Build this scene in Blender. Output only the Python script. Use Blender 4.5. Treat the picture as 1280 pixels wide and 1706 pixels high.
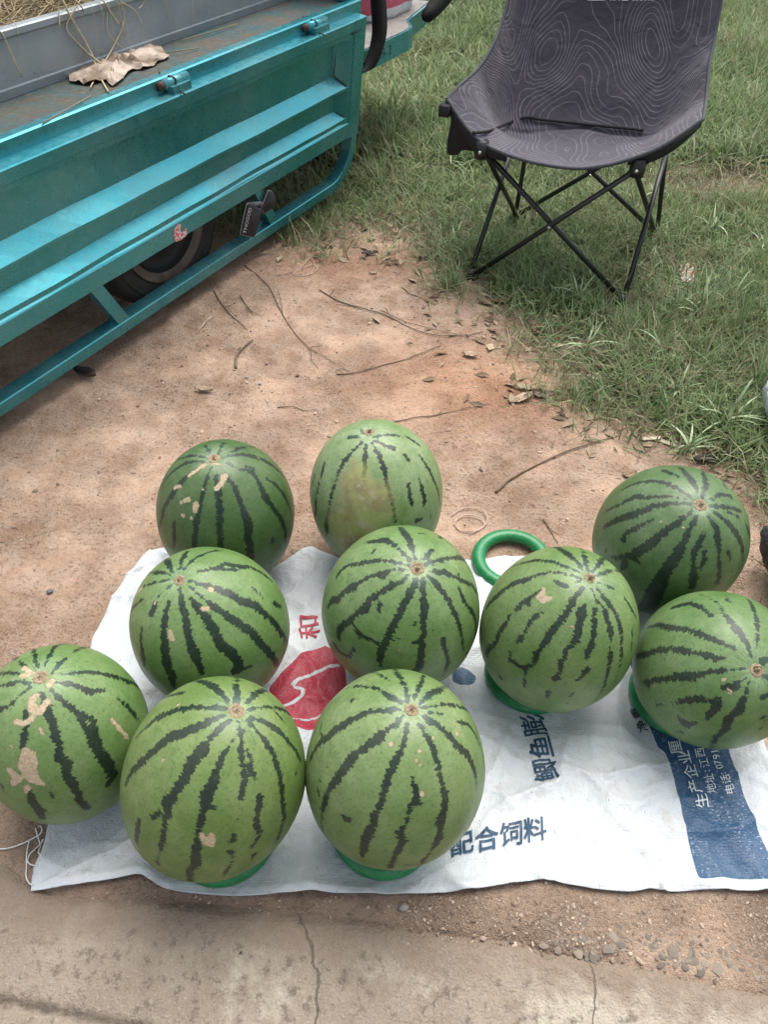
import bpy, bmesh, math, random
import numpy as np
from mathutils import Vector, Matrix
random.seed(7); rng = np.random.default_rng(7)
S = bpy.context.scene; COL = S.collection
for _o in list(bpy.data.objects): bpy.data.objects.remove(_o)

# ------------------------------------------------------------------ camera
PITCH = math.radians(44.6); FPX = 1281.0; CAMH = 1.3
cam = bpy.data.cameras.new('camera'); cam_o = bpy.data.objects.new('camera', cam); COL.objects.link(cam_o)
cam_o.location = (0, 0, CAMH); cam_o.rotation_euler = (math.pi/2 - PITCH, 0, 0)
cam.sensor_fit = 'VERTICAL'; cam.sensor_height = 24.0; cam.lens = FPX/1706*24.0
cam.clip_start = 0.05; cam.clip_end = 500
S.camera = cam_o
# ------------------------------------------------------------------ sky, sun, exposure
SUN_EL, SUN_AZ = math.radians(66), math.radians(28)     # azimuth clockwise from +Y
W = bpy.data.worlds.new('World'); S.world = W; W.use_nodes = True
wn = W.node_tree.nodes; wl = W.node_tree.links
sky = wn.new('ShaderNodeTexSky'); sky.sky_type = 'NISHITA'; sky.sun_disc = False
sky.sun_elevation = SUN_EL; sky.sun_rotation = SUN_AZ; sky.dust_density = 4.0; sky.air_density = 1.2
hs = wn.new('ShaderNodeHueSaturation'); hs.inputs['Saturation'].default_value = 0.38
wl.new(sky.outputs[0], hs.inputs['Color']); wl.new(hs.outputs[0], wn['Background'].inputs['Color'])
wn['Background'].inputs['Strength'].default_value = 0.10
sun = bpy.data.lights.new('sun', 'SUN'); sun.energy = 1.5; sun.angle = math.radians(50); sun.color = (1.0, .965, .91)
sun_o = bpy.data.objects.new('sun', sun); COL.objects.link(sun_o); sun_o.location = (1, -1, 6)
sd = Vector((math.sin(SUN_AZ)*math.cos(SUN_EL), math.cos(SUN_AZ)*math.cos(SUN_EL), math.sin(SUN_EL)))
sun_o.rotation_euler = sd.to_track_quat('Z', 'Y').to_euler()
S.view_settings.view_transform = 'Standard'; S.view_settings.look = 'None'
S.view_settings.gamma = 1.0; S.view_settings.use_curve_mapping = False
S.view_settings.exposure = 1.1

# ------------------------------------------------------------------ pixel -> direction -> place
fw = np.array([0, math.cos(PITCH), -math.sin(PITCH)]); dn = np.array([0, -math.sin(PITCH), -math.cos(PITCH)])
rt = np.array([1., 0, 0]); CC = np.array([0, 0, CAMH]); ZZ = np.array([0, 0, 1.])
def ray(u, v): return rt*(u-640)/FPX + fw + dn*(v-853)/FPX
def G(u, v, z=0.0):
    r = ray(u, v); return CC + r*(z-CAMH)/r[2]
def onplane(u, v, o, n):
    r = ray(u, v); return CC + r*np.dot(o-CC, n)/np.dot(r, n)
def proj(p):
    q = np.asarray(p, float)-CC; z = q@fw
    return np.stack([640+FPX*(q@rt)/z, 853+FPX*(q@dn)/z], -1)
def GP(pts): return np.array([G(u, v)[:2] for u, v in pts])

# ------------------------------------------------------------------ numpy noise, distances
def _h(ix, iy, s):
    n = (ix.astype(np.int64)*374761393 + iy.astype(np.int64)*668265263 + s*1442695041) & 0x7fffffff
    n = ((n ^ (n >> 13))*1274126177) & 0x7fffffff
    return ((n ^ (n >> 16)) & 0xffff)/65535.0
def vn(x, y, s=0):
    x = np.asarray(x, float); y = np.asarray(y, float)
    ix = np.floor(x); iy = np.floor(y); fx = x-ix; fy = y-iy
    fx = fx*fx*fx*(fx*(fx*6-15)+10); fy = fy*fy*fy*(fy*(fy*6-15)+10)
    a = _h(ix, iy, s); b = _h(ix+1, iy, s); c = _h(ix, iy+1, s); d = _h(ix+1, iy+1, s)
    return (a*(1-fx)+b*fx)*(1-fy)+(c*(1-fx)+d*fx)*fy
def fbm(x, y, s=0, o=4, g=.5):
    t = 0; a = 1; n = 0
    for i in range(o):
        t = t+a*vn(x*2**i+i*17.3, y*2**i-i*9.1, s+i); n += a; a *= g
    return t/n - .5
def sst(a, b, x):
    t = np.clip((np.asarray(x)-a)/(b-a), 0, 1); return t*t*(3-2*t)
def seg_d(P, pts, w=None):
    """distance from points to a polyline, minus interpolated half width"""
    P = np.asarray(P); best = np.full(len(P), 1e9)
    pts = np.asarray(pts, float)
    if w is None: w = np.zeros(len(pts))
    if len(pts) == 1: return np.linalg.norm(P-pts[0], axis=1)-w[0]
    for i in range(len(pts)-1):
        a, b = pts[i], pts[i+1]; ab = b-a
        t = np.clip(((P-a)@ab)/max(ab@ab, 1e-12), 0, 1)
        dd = np.linalg.norm(P-a-t[:, None]*ab, axis=1)-(w[i]+(w[i+1]-w[i])*t)
        best = np.minimum(best, dd)
    return best
def sdf_poly(P, poly):
    P = np.asarray(P); poly = np.asarray(poly); d = seg_d(P, np.vstack([poly, poly[:1]]))
    ins = np.zeros(len(P), bool); j = len(poly)-1
    for i in range(len(poly)):
        xi, yi = poly[i]; xj, yj = poly[j]
        if yi != yj:
            c = ((yi > P[:, 1]) != (yj > P[:, 1])) & (P[:, 0] < (xj-xi)*(P[:, 1]-yi)/(yj-yi)+xi)
            ins ^= c
        j = i
    return np.where(ins, -d, d)

# ------------------------------------------------------------------ object helpers
def mesh(name, V, Fq, smooth=True):
    me = bpy.data.meshes.new(name)
    V = np.asarray(V, float)
    if isinstance(Fq, np.ndarray):
        k = Fq.shape[1]; nf = len(Fq)
        me.vertices.add(len(V)); me.vertices.foreach_set('co', V.ravel())
        me.loops.add(nf*k); me.loops.foreach_set('vertex_index', Fq.ravel().astype(np.int32))
        me.polygons.add(nf); me.polygons.foreach_set('loop_start', np.arange(0, nf*k, k, dtype=np.int32))
        me.update(calc_edges=True); me.validate()
    else:
        me.from_pydata(V.tolist(), [], [list(map(int, f)) for f in Fq]); me.update()
    me.polygons.foreach_set('use_smooth', np.full(len(me.polygons), smooth))
    return me
def attr(me, name, val):
    val = np.asarray(val, np.float32)
    if val.ndim == 2:
        a = me.attributes.new(name, 'FLOAT_VECTOR', 'POINT'); a.data.foreach_set('vector', val.ravel())
    else:
        a = me.attributes.new(name, 'FLOAT', 'POINT'); a.data.foreach_set('value', val)
def worigin(o):
    p = np.zeros(3)
    while o is not None: p = p+np.array(o.location); o = o.parent
    return p
def tag(o, label=None, cat=None, group=None, kind=None):
    if label: o['label'] = label
    if cat: o['category'] = cat
    if group: o['group'] = group
    if kind: o['kind'] = kind
    return o
def obj(name, V, Fq, mat, parent=None, smooth=True, attrs=None, origin=None):
    V = np.asarray(V, float)
    if parent is not None: org = worigin(parent); loc = np.zeros(3)
    else:
        if origin is None: origin = np.array([V[:, 0].mean(), V[:, 1].mean(), V[:, 2].min()])
        org = loc = np.asarray(origin, float)
    me = mesh(name, V-org, Fq, smooth)
    if attrs:
        for k, a in attrs.items(): attr(me, k, a)
    me.materials.append(mat)
    o = bpy.data.objects.new(name, me); COL.objects.link(o); o.location = loc
    if parent is not None: o.parent = parent
    return o
def empty(name, loc, *t, **k):
    o = bpy.data.objects.new(name, None); COL.objects.link(o); o.location = loc; o.empty_display_size = .05
    return tag(o, *t, **k)
class MB:
    def __init__(s): s.v = []; s.f = []
    def add(s, V, Fq):
        b = len(s.v); s.v += [tuple(map(float, p)) for p in V]; s.f += [tuple(int(i)+b for i in f) for f in Fq]; return s
    def build(s, name, mat, parent=None, smooth=False, **k): return obj(name, s.v, s.f, mat, parent, smooth, **k)
def grid_faces(nu, nv, wrap=False):
    """vertex index = j*nu+i"""
    i = np.arange(nu if wrap else nu-1); j = np.arange(nv-1); I, J = np.meshgrid(i, j)
    I2 = (I+1) % nu
    return np.stack([J*nu+I, J*nu+I2, (J+1)*nu+I2, (J+1)*nu+I], -1).reshape(-1, 4)
def tube(path, r, n=8, cap=True):
    path = np.asarray(path, float); m = len(path); r = np.broadcast_to(r, (m,))
    V = []; up = None
    for i in range(m):
        t = path[min(i+1, m-1)]-path[max(i-1, 0)]; t /= np.linalg.norm(t)+1e-12
        if up is None:
            up = np.array([0, 0, 1.]) if abs(t[2]) < .9 else np.array([1., 0, 0])
        a = np.cross(t, up); a /= np.linalg.norm(a)+1e-12; b = np.cross(a, t); up = b
        for k in range(n):
            th = 2*math.pi*k/n; V.append(path[i]+r[i]*(math.cos(th)*a+math.sin(th)*b))
    Fq = [(j*n+k, j*n+(k+1) % n, (j+1)*n+(k+1) % n, (j+1)*n+k) for j in range(m-1) for k in range(n)]
    if cap: Fq += [tuple(range(n-1, -1, -1)), tuple((m-1)*n+k for k in range(n))]
    return V, Fq
def boxv(o, a, b, c, a0, a1, b0, b1, c0, c1, bev=0.0):
    """box in frame (a,b,c) about o; small chamfer on the long edges when bev>0"""
    if bev <= 0:
        V = [o+a*x+b*y+c*z for x in (a0, a1) for y in (b0, b1) for z in (c0, c1)]
        F_ = [(0, 1, 3, 2), (4, 6, 7, 5), (0, 4, 5, 1), (2, 3, 7, 6), (0, 2, 6, 4), (1, 5, 7, 3)]
        return V, F_
    pr = [(b0+bev, c0), (b1-bev, c0), (b1, c0+bev), (b1, c1-bev), (b1-bev, c1), (b0+bev, c1), (b0, c1-bev), (b0, c0+bev)]
    V = [o+a*x+b*y+c*z for x in (a0, a1) for y, z in pr]
    F_ = [(k, (k+1) % 8, 8+(k+1) % 8, 8+k) for k in range(8)]+[tuple(range(7, -1, -1)), tuple(range(8, 16))]
    return V, F_
def lathe(o, ax, prof, n=48):
    """profile of (radius, along axis)"""
    ax = np.asarray(ax, float)/np.linalg.norm(ax)
    a = np.cross(ax, ZZ if abs(ax[2]) < .9 else rt); a /= np.linalg.norm(a); b = np.cross(ax, a)
    V = [o+ax*h+r*(math.cos(2*math.pi*k/n)*a+math.sin(2*math.pi*k/n)*b) for r, h in prof for k in range(n)]
    m = len(prof)
    return V, [(j*n+k, j*n+(k+1) % n, (j+1)*n+(k+1) % n, (j+1)*n+k) for j in range(m-1) for k in range(n)]
def crom(pts, n):
    """smooth a polyline through its points"""
    p = np.asarray(pts, float); m = len(p); out = []
    for t in np.linspace(0, m-1-1e-9, n):
        i = int(t); f = t-i
        a, b, c, d = p[max(i-1, 0)], p[i], p[min(i+1, m-1)], p[min(i+2, m-1)]
        out.append(.5*((2*b)+(-a+c)*f+(2*a-5*b+4*c-d)*f*f+(-a+3*b-3*c+d)*f**3))
    return np.array(out)

# ------------------------------------------------------------------ materials
class Mat:
    def __init__(s, name, rough=.6, spec=.5, metal=0.0):
        s.m = bpy.data.materials.new(name); s.m.use_nodes = True; s.t = s.m.node_tree; s.n = s.t.nodes; s.l = s.t.links
        s.b = s.n['Principled BSDF']; s.set('Roughness', rough); s.set('Specular IOR Level', spec); s.set('Metallic', metal)
        s._o = None
    def new(s, k): return s.n.new('ShaderNode'+k)
    def put(s, sock, v):
        if hasattr(v, 'is_output'): s.l.new(v, sock)
        elif v is not None:
            if isinstance(v, tuple) and len(v) == 3 and sock.type == 'RGBA': v = (*v, 1)
            sock.default_value = v
    def set(s, k, v): s.put(s.b.inputs[k], v); return s
    def oc(s):
        if s._o is None: s._o = s.new('TexCoord').outputs['Object']
        return s._o
    def gc(s): return s.new('NewGeometry').outputs['Position']
    def at(s, k, vec=False):
        a = s.new('Attribute'); a.attribute_name = k; return a.outputs['Vector' if vec else 'Fac']
    def ocol(s): return s.new('ObjectInfo').outputs['Color']
    def noise(s, sc, det=3, ro=.55, vec=None, dist=0, col=False):
        t = s.new('TexNoise'); t.inputs['Scale'].default_value = sc; t.inputs['Detail'].default_value = det
        t.inputs['Roughness'].default_value = ro; t.inputs['Distortion'].default_value = dist
        s.l.new(vec or s.oc(), t.inputs['Vector']); return t.outputs['Color' if col else 'Fac']
    def vor(s, sc, vec=None, feat='F1', out='Distance'):
        t = s.new('TexVoronoi'); t.feature = feat; t.inputs['Scale'].default_value = sc
        s.l.new(vec or s.oc(), t.inputs['Vector']); return t.outputs[out]
    def rng(s, v, a, b, c=0.0, d=1.0, smooth=False):
        t = s.new('MapRange'); t.interpolation_type = 'SMOOTHSTEP' if smooth else 'LINEAR'
        s.put(t.inputs[0], v)
        for i, x in enumerate((a, b, c, d)): s.put(t.inputs[1+i], x)
        return t.outputs[0]
    def math(s, op, a, b=0.0, clamp=False):
        t = s.new('Math'); t.operation = op; t.use_clamp = clamp; s.put(t.inputs[0], a); s.put(t.inputs[1], b); return t.outputs[0]
    def mul(s, a, b): return s.math('MULTIPLY', a, b)
    def add(s, a, b): return s.math('ADD', a, b)
    def mix(s, f, a, b, mode='MIX'):
        t = s.new('Mix'); t.data_type = 'RGBA'; t.blend_type = mode
        s.put(t.inputs[0], f); s.put(t.inputs[6], a); s.put(t.inputs[7], b); return t.outputs[2]
    def vmul(s, v, k):
        t = s.new('VectorMath'); t.operation = 'MULTIPLY'; s.l.new(v, t.inputs[0]); t.inputs[1].default_value = k; return t.outputs[0]
    def bump(s, h, st=.5, dist=.002, prev=None):
        t = s.new('Bump'); t.inputs['Strength'].default_value = st; t.inputs['Distance'].default_value = dist
        s.put(t.inputs['Height'], h)
        if prev is not None: s.l.new(prev, t.inputs['Normal'])
        return t.outputs[0]
    def done(s, col=None, nrm=None):
        if col is not None: s.set('Base Color', col)
        if nrm is not None: s.l.new(nrm, s.b.inputs['Normal'])
        return s.m
def plain(name, col, rough=.6, var=.25, sc=30, metal=0.0, bump=.15, spec=.5, bsc=None, dist=.002):
    k = Mat(name, rough, spec, metal)
    n1 = k.noise(sc, 4, .6)
    c = k.mix(k.rng(n1, .3, .7), tuple(x*(1-var) for x in col), tuple(min(x*(1+var), .95) for x in col))
    return k.done(c, k.bump(k.noise(bsc or sc*4, 4, .6), bump, dist))

# ================================================================== GROUND
GRASS_EDGE = [(-4.5, 2.75), (-1.2, 2.9)]+[tuple(p) for p in GP([(425, 378), (520, 402), (610, 392), (700, 428), (770, 478), (835, 560), (900, 628), (1000, 694), (1120, 722), (1215, 765), (1262, 900), (1275, 1010)])]+[(1.5, .85), (5.5, .6)]
GRASS_POLY = np.array(GRASS_EDGE+[(70, .6), (70, 90), (-70, 90), (-70, 2.75)])
PAVE_EDGE = [tuple(p) for p in GP([(-420, 1420), (-120, 1425), (0, 1455), (70, 1500), (200, 1508), (330, 1502), (480, 1515), (620, 1540), (760, 1562), (860, 1570), (905, 1590), (1000, 1606), (1100, 1628), (1280, 1668), (1700, 1740)])]
PAVE_POLY = np.array([(-40, PAVE_EDGE[0][1]+.05)]+PAVE_EDGE+[(40, PAVE_EDGE[-1][1]), (40, -40), (-40, -40)])
def gz(x, y):
    x = np.asarray(x, float); y = np.asarray(y, float)
    near = sst(.6, 1.3, y)
    z = .004*fbm(x*9, y*9, 3, 4)+.022*near*fbm(x*1.7+4, y*1.7, 5, 3)
    z = z+.010*fbm(x*22, y*22, 8, 2)*sst(1.0, 1.8, y)
    P = np.stack([x.ravel(), y.ravel()], 1)
    pv = sdf_poly(P, PAVE_POLY).reshape(x.shape)
    z = z-.03*sst(.03, -.04, pv)
    return z
def axis_coords(a, b, step, lo, hi, g=1.18):
    c = list(np.arange(a, b+1e-9, step)); s = step
    while c[-1] < hi: s *= g; c.append(c[-1]+s)
    s = step; pre = []; x = a
    while x > lo: s *= g; x -= s; pre.append(x)
    return np.array(pre[::-1]+c)
gx = axis_coords(-1.25, 1.35, .0075, -90, 90); gy = axis_coords(.2, 2.9, .0075, -60, 120)
GX, GY = np.meshgrid(gx, gy); fx_, fy_ = GX.ravel(), GY.ravel()
far = np.maximum(np.abs(fx_), np.abs(fy_)) > 12
gzv = gz(fx_, fy_); gzv[far] = 0
PG = np.stack([fx_, fy_], 1)
g_s = sdf_poly(PG, GRASS_POLY)
red_c = GP([(800, 640)])[0]; red = np.exp(-(((fx_-red_c[0])/.34)**2+((fy_-red_c[1])/.20)**2))
red2 = GP([(560, 440)])[0]; red += .6*np.exp(-(((fx_-red2[0])/.35)**2+((fy_-red2[1])/.16)**2))
front = sst(.80, .48, fy_+.25*np.abs(fx_ - .1)*0 + .1*fbm(fx_*4, fy_*4, 31, 3))
km = Mat('dirt', .95, .2)
n_a = km.noise(2.2, 5, .6); n_b = km.noise(14, 5, .65); n_c = km.noise(130, 3, .6); n_d = km.noise(420, 2, .6)
c = km.mix(km.rng(n_a, .35, .65), (.395, .250, .168), (.49, .338, .240))
c = km.mix(km.rng(n_b, .42, .68), c, (.53, .395, .305))
c = km.mix(km.mul(km.rng(n_b, .5, .3), .35), c, (.25, .145, .095))
c = km.mix(km.mul(km.mul(km.at('red'), km.rng(n_b, .3, .6, .55, 1)), .85), c, (.47, .215, .112))
c = km.mix(km.mul(km.at('front'), .75), c, (.27, .20, .148))
c = km.mix(km.mul(km.rng(n_c, .53, .66), .7), c, (.15, .095, .068))
c = km.mix(km.mul(km.rng(n_d, .57, .70), .7), c, (.62, .49, .385))
vv = km.vor(75); c = km.mix(km.mul(km.rng(vv, .16, .10), km.rng(km.noise(22, 2), .5, .62)), c, (.52, .41, .33))
c = km.mix(km.rng(km.add(km.at('grassy'), km.mul(km.add(n_b, -.5), .9)), .25, .75), c, km.mix(n_c, (.085, .075, .046), (.23, .185, .125)))
pm = km.rng(km.noise(4.5, 4, .6), .40, .62); c = km.mix(km.mul(pm, .38), c, km.mix(n_b, (.46, .315, .225), (.54, .39, .285)))
bh = km.mul(km.rng(pm, 0, 1, 1.0, .35), km.add(km.mul(n_b, .65), km.add(km.mul(n_c, .55), km.mul(n_d, .38))))
M_DIRT = km.done(c, km.bump(bh, 1.0, .022))
ground = tag(obj('ground', np.stack([fx_, fy_, gzv], 1), grid_faces(len(gx), len(gy)), M_DIRT, None, True,
             {'grassy': sst(.10, -.25, g_s+.10*fbm(fx_*5, fy_*5, 2, 3)), 'red': red, 'front': front}, origin=(0, 0, 0)), kind='structure')

# ------------------------------------------------------------------ concrete pavement at the front
px_ = axis_coords(-1.0, 1.0, .006, -20, 20); py_ = axis_coords(.12, .62, .006, -20, .63)
PX, PY = np.meshgrid(px_, py_); qx, qy = PX.ravel(), PY.ravel(); PQ = np.stack([qx, qy], 1)
pv = sdf_poly(PQ, PAVE_POLY)+.020*fbm(qx*18, qy*18, 12, 4)+.03*fbm(qx*5, qy*5, 13, 2)
pz = .0035+.0035*fbm(qx*6, qy*6, 14, 4)+.0012*fbm(qx*60, qy*60, 15, 2)-.016*sst(-.012, .018, pv)
cr1 = GP([(496, 1512), (502, 1535), (518, 1570), (522, 1600), (531, 1625), (526, 1660), (528, 1690), (524, 1740)])
cr2 = GP([(300, 1508), (306, 1535), (311, 1560)]); cr3 = GP([(-60, 1648), (40, 1672), (120, 1688), (240, 1712), (420, 1760)])
cr4 = GP([(985, 1606), (992, 1650), (986, 1720)])
o1 = np.argsort(cr1[:, 1]); crk = qx-np.interp(qy, cr1[o1, 1], cr1[o1, 0]); crm = sst(cr1[:, 1].max()+.012, cr1[:, 1].max()-.012, qy)
o2 = np.argsort(cr4[:, 1]); crk2 = qx-np.interp(qy, cr4[o2, 1], cr4[o2, 0]); crm2 = sst(cr4[:, 1].max()+.01, cr4[:, 1].max()-.02, qy)
joint = seg_d(PQ, cr3)+.006*fbm(qx*30, qy*30, 24, 3)
pz -= .003*crm*np.exp(-(crk/.006)**2)+.004*np.exp(-(joint/.012)**2)
lp = GP([(900, 1588), (980, 1603), (1080, 1628), (1180, 1652), (1300, 1672), (1420, 1760), (860, 1760), (880, 1660)])
lp2 = GP([(380, 1600), (470, 1590), (500, 1640), (490, 1760), (350, 1760), (370, 1680)]); lp3 = GP([(590, 1560), (690, 1575), (800, 1640), (720, 1700), (610, 1640)])
lite = np.maximum.reduce([.9*sst(.02, -.02, sdf_poly(PQ, lp)+.05*fbm(qx*26, qy*26, 17, 4)), .6*sst(.05, -.04, sdf_poly(PQ, lp2)+.06*fbm(qx*22, qy*22, 18, 4)), .42*sst(.05, -.04, sdf_poly(PQ, lp3)+.07*fbm(qx*22, qy*22, 19, 4))])
keep = grid_faces(len(px_), len(py_)); keep = keep[(pv[keep] < .03).all(1)]
kp = Mat('worn concrete', .9, .25)
a1 = kp.noise(9, 6, .65); a2 = kp.noise(60, 4, .6); a3 = kp.noise(260, 2, .6)
c = kp.mix(kp.rng(a1, .35, .65), (.26, .208, .160), (.36, .30, .238))
c = kp.mix(kp.rng(kp.add(kp.at('lite'), kp.mul(kp.add(kp.noise(28, 6, .7), -.5), 2.6)), .35, 1.0), c, kp.mix(a1, (.42, .365, .292), (.50, .445, .36)))
c = kp.mix(kp.mul(kp.rng(a2, .55, .66), .65), c, (.12, .095, .076))
c = kp.mix(kp.mul(kp.rng(a3, .56, .66), .55), c, (.42, .37, .31))
c = kp.mix(kp.mul(kp.rng(kp.noise(30, 4, .6), .55, .7), .4), c, (.17, .13, .10))
wob = kp.mul(kp.add(kp.noise(45, 4, .6), -.5), .016); ck = kp.math('MAXIMUM', kp.mul(kp.rng(kp.math('ABSOLUTE', kp.add(kp.at('crack'), wob)), .0008, kp.rng(a1, .3, .7, .0012, .0024), .4, 0), kp.at('crm')), kp.mul(kp.rng(kp.math('ABSOLUTE', kp.add(kp.at('crack2'), wob)), .0004, .0014, .4, 0), kp.at('crm2')))
jn = kp.rng(kp.add(kp.at('joint'), kp.mul(kp.add(a2, -.5), .02)), .002, .010, .8, 0)
c = kp.mix(kp.math('MAXIMUM', ck, jn), c, (.085, .066, .052))
hh = kp.add(kp.add(kp.mul(a2, .8), kp.mul(a3, .4)), kp.mul(ck, -1.5))
c = kp.mix(kp.rng(kp.add(kp.at('edge'), kp.mul(kp.add(kp.noise(16, 5, .65), -.5), 1.3)), .60, 1.05), c, kp.mix(a2, (.22, .165, .125), (.33, .262, .202)))
M_CONC = kp.done(c, kp.bump(hh, 1.0, .011))
tag(obj('concrete_pavement', np.stack([qx, qy, pz], 1), keep, M_CONC, None, True, {'lite': lite, 'edge': sst(-.13, -.005, pv), 'crack': np.clip(crk, -.1, .1), 'crm': crm, 'crack2': np.clip(crk2, -.1, .1), 'crm2': crm2, 'joint': np.clip(joint, -.02, .05)}, origin=(0, 0, 0)), kind='structure')

# ------------------------------------------------------------------ loose pebbles and grit (uncountable)
ico_v, ico_f = [], []
_b = bmesh.new(); bmesh.ops.create_icosphere(_b, subdivisions=1, radius=1.0); _b.verts.ensure_lookup_table()
ico_v = np.array([v.co[:] for v in _b.verts]); ico_f = np.array([[v.index for v in f.verts] for f in _b.faces]); _b.free()
def pebbles(name, xy, size, mat, flat=.55, sink=.3):
    n = len(xy); th = rng.uniform(0, 6.28, n); st = rng.uniform(.6, 1.4, (n, 3))*np.array([1, .8, flat])
    jit = 1+rng.uniform(-.18, .18, (n, len(ico_v), 1))
    V = ico_v[None]*jit*st[:, None, :]*size[:, None, None]
    c, s = np.cos(th)[:, None], np.sin(th)[:, None]
    X = V[..., 0]*c-V[..., 1]*s; Y = V[..., 0]*s+V[..., 1]*c
    P2 = np.asarray(xy); zz = np.maximum(gz(P2[:, 0], P2[:, 1]), -.004)+size*flat*(1-2*sink)
    V = np.stack([X+P2[:, 0:1], Y+P2[:, 1:2], V[..., 2]+zz[:, None]], -1).reshape(-1, 3)
    Fq = (ico_f[None]+np.arange(n)[:, None, None]*len(ico_v)).reshape(-1, 3)
    o = obj(name, V, Fq, mat, None, False, {'rnd': np.repeat(rng.uniform(0, 1, n), len(ico_v))}, origin=(0, 0, 0))
    return tag(o, kind='stuff')
def pmat(name, a, b):
    k = Mat(name, .85, .3); return k.done(k.mix(k.at('rnd'), a, b))
M_PEB = pmat('grit', (.16, .11, .085), (.52, .41, .32)); M_DARKST = pmat('dark grit', (.14, .122, .105), (.28, .23, .18))
n_p = 9000
pp = np.stack([rng.uniform(-1.2, 1.2, n_p*3), rng.uniform(.3, 2.9, n_p*3)], 1)
dens = fbm(pp[:, 0]*3, pp[:, 1]*3, 41, 3)+.5
ok = (rng.uniform(0, 1, len(pp)) < dens**2*1.4) & (sdf_poly(pp, GRASS_POLY) > -.1) & (sdf_poly(pp, PAVE_POLY) > -.01); pp = pp[ok][:n_p]
tag(pebbles('pebbles', pp, rng.gamma(1.9, .0009, len(pp)).clip(.0007, .007), M_PEB), 'fine pale grit and pebbles scattered over the bare reddish dirt', 'pebbles')
gp_ = np.vstack([np.stack([rng.uniform(680, 1290, 1500), rng.uniform(1490, 1590, 1500)], 1), np.stack([rng.uniform(-40, 700, 700), rng.uniform(1490, 1560, 700)], 1)])
xy = GP(gp_); xy = xy[sdf_poly(xy, PAVE_POLY) > -.025]
xy = np.vstack([xy, GP(np.stack([rng.uniform(-30, 1310, 420), rng.uniform(1540, 1720, 420)], 1))])
tag(pebbles('gravel', xy, rng.gamma(1.8, .00062, len(xy)).clip(.0006, .0045), M_PEB), 'sandy gravel strewn along the broken edge of the concrete', 'gravel')
u_ = rng.uniform(905, 1290, 300); v_ = 1560+(u_-905)*.13+rng.normal(0, 22, 300)
xy = GP(np.stack([u_, v_], 1)); xy = xy[sdf_poly(xy, PAVE_POLY) > -.02]
tag(pebbles('embedded_stones', xy, rng.gamma(2.2, .0014, len(xy)).clip(.001, .010), M_DARKST, .30, .60), 'dark flat stones bedded in dirt beside the light concrete patch', 'stones')

# ================================================================== WOVEN SACK
top = crom(GP([(246, 926), (275, 924), (340, 945), (420, 962), (470, 942), (512, 921), (540, 926), (600, 940), (700, 942), (808, 936), (870, 930), (960, 930), (1060, 925), (1122, 928)]), 230)
bot = crom(GP([(54, 1488), (95, 1484), (150, 1476), (195, 1468), (232, 1461), (252, 1470), (276, 1484), (330, 1490), (400, 1494), (500, 1493), (600, 1494), (700, 1492), (760, 1489), (830, 1480), (880, 1472), (908, 1469), (950, 1477), (1000, 1485), (1050, 1489), (1085, 1484), (1120, 1488), (1190, 1485), (1290, 1488), (1378, 1484)]), 230)
left = crom(GP([(246, 926), (228, 948), (204, 985), (182, 1022), (163, 1062), (140, 1130), (112, 1220), (90, 1310), (80, 1380), (72, 1420), (58, 1450), (54, 1488)]), 150)
right = crom(GP([(1122, 928), (1160, 1010), (1205, 1110), (1262, 1225), (1284, 1272), (1310, 1330), (1345, 1410), (1378, 1484)]), 150)
U, V_ = np.meshgrid(np.linspace(0, 1, 230), np.linspace(0, 1, 150))
sx = np.zeros((150, 230, 2))
for k in range(2):
    sx[..., k] = (1-V_)*top[None, :, k]+V_*bot[None, :, k]+(1-U)*left[:, None, k]+U*right[:, None, k] \
        - ((1-U)*(1-V_)*top[0, k]+U*(1-V_)*top[-1, k]+(1-U)*V_*bot[0, k]+U*V_*bot[-1, k])
SACK_POLY = np.vstack([top, right[1:], bot[::-1][1:], left[::-1][1:-1]])[::3]
MEL = { # centre x,y,z, radius, half length, tilt, azimuth of the stem end
 'M1': (-.5184, .6364, .1679, .1309, .1640, 3.8, 3.1), 'M2': (-.3176, .8560, .1609, .1425, .1532, 12.0, 207.7),
 'M3': (-.2600, .5500, .1875, .1370, .1762, 19.2, 18.1), 'M4': (.0150, .5654, .1865, .1380, .1721, 8.0, 6.0),
 'M5': (.0310, .8850, .1774, .1465, .1691, 16.8, 300.2), 'M6': (.3100, .8338, .1807, .1370, .1666, 10.7, 330.0),
 'M7': (-.3285, 1.1390, .1711, .1425, .1672, 4.8, 274.0), 'M8': (-.0155, 1.1810, .1800, .1410, .1750, 5.0, 161.5),
 'M9': (.5757, 1.0660, .1686, .1491, .1665, 20.1, 273.2), 'M10': (.5754, .7640, .1624, .1350, .1520, 35.0, 273.4)}
def ridge(x, y, ang, f, s):
    c, q = math.cos(ang), math.sin(ang)
    a = (x*c+y*q)*f; b = (-x*q+y*c)*f*.28
    return (1-np.abs(2*vn(a+1.5*fbm(x*7, y*7, s+9, 2), b, s)-1))**5
CREASE = [(*GP([a, b]), h) for a, b, h in (((935, 1262), (1010, 1302), .004), ((1010, 1302), (1112, 1276), .0035), ((860, 1440), (912, 1472), .004), ((1000, 1400), (1090, 1330), .0035), ((700, 1440), (830, 1405), .003), ((820, 1330), (930, 1310), .003), ((470, 1290), (520, 1480), .003), ((90, 1470), (230, 1400), .004), ((170, 1060), (235, 985), .004), ((480, 960), (530, 1050), .0035), ((930, 1390), (1130, 1440), .003), ((1190, 1290), (1260, 1460), .003), ((760, 1180), (850, 1300), .0035))]
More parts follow.
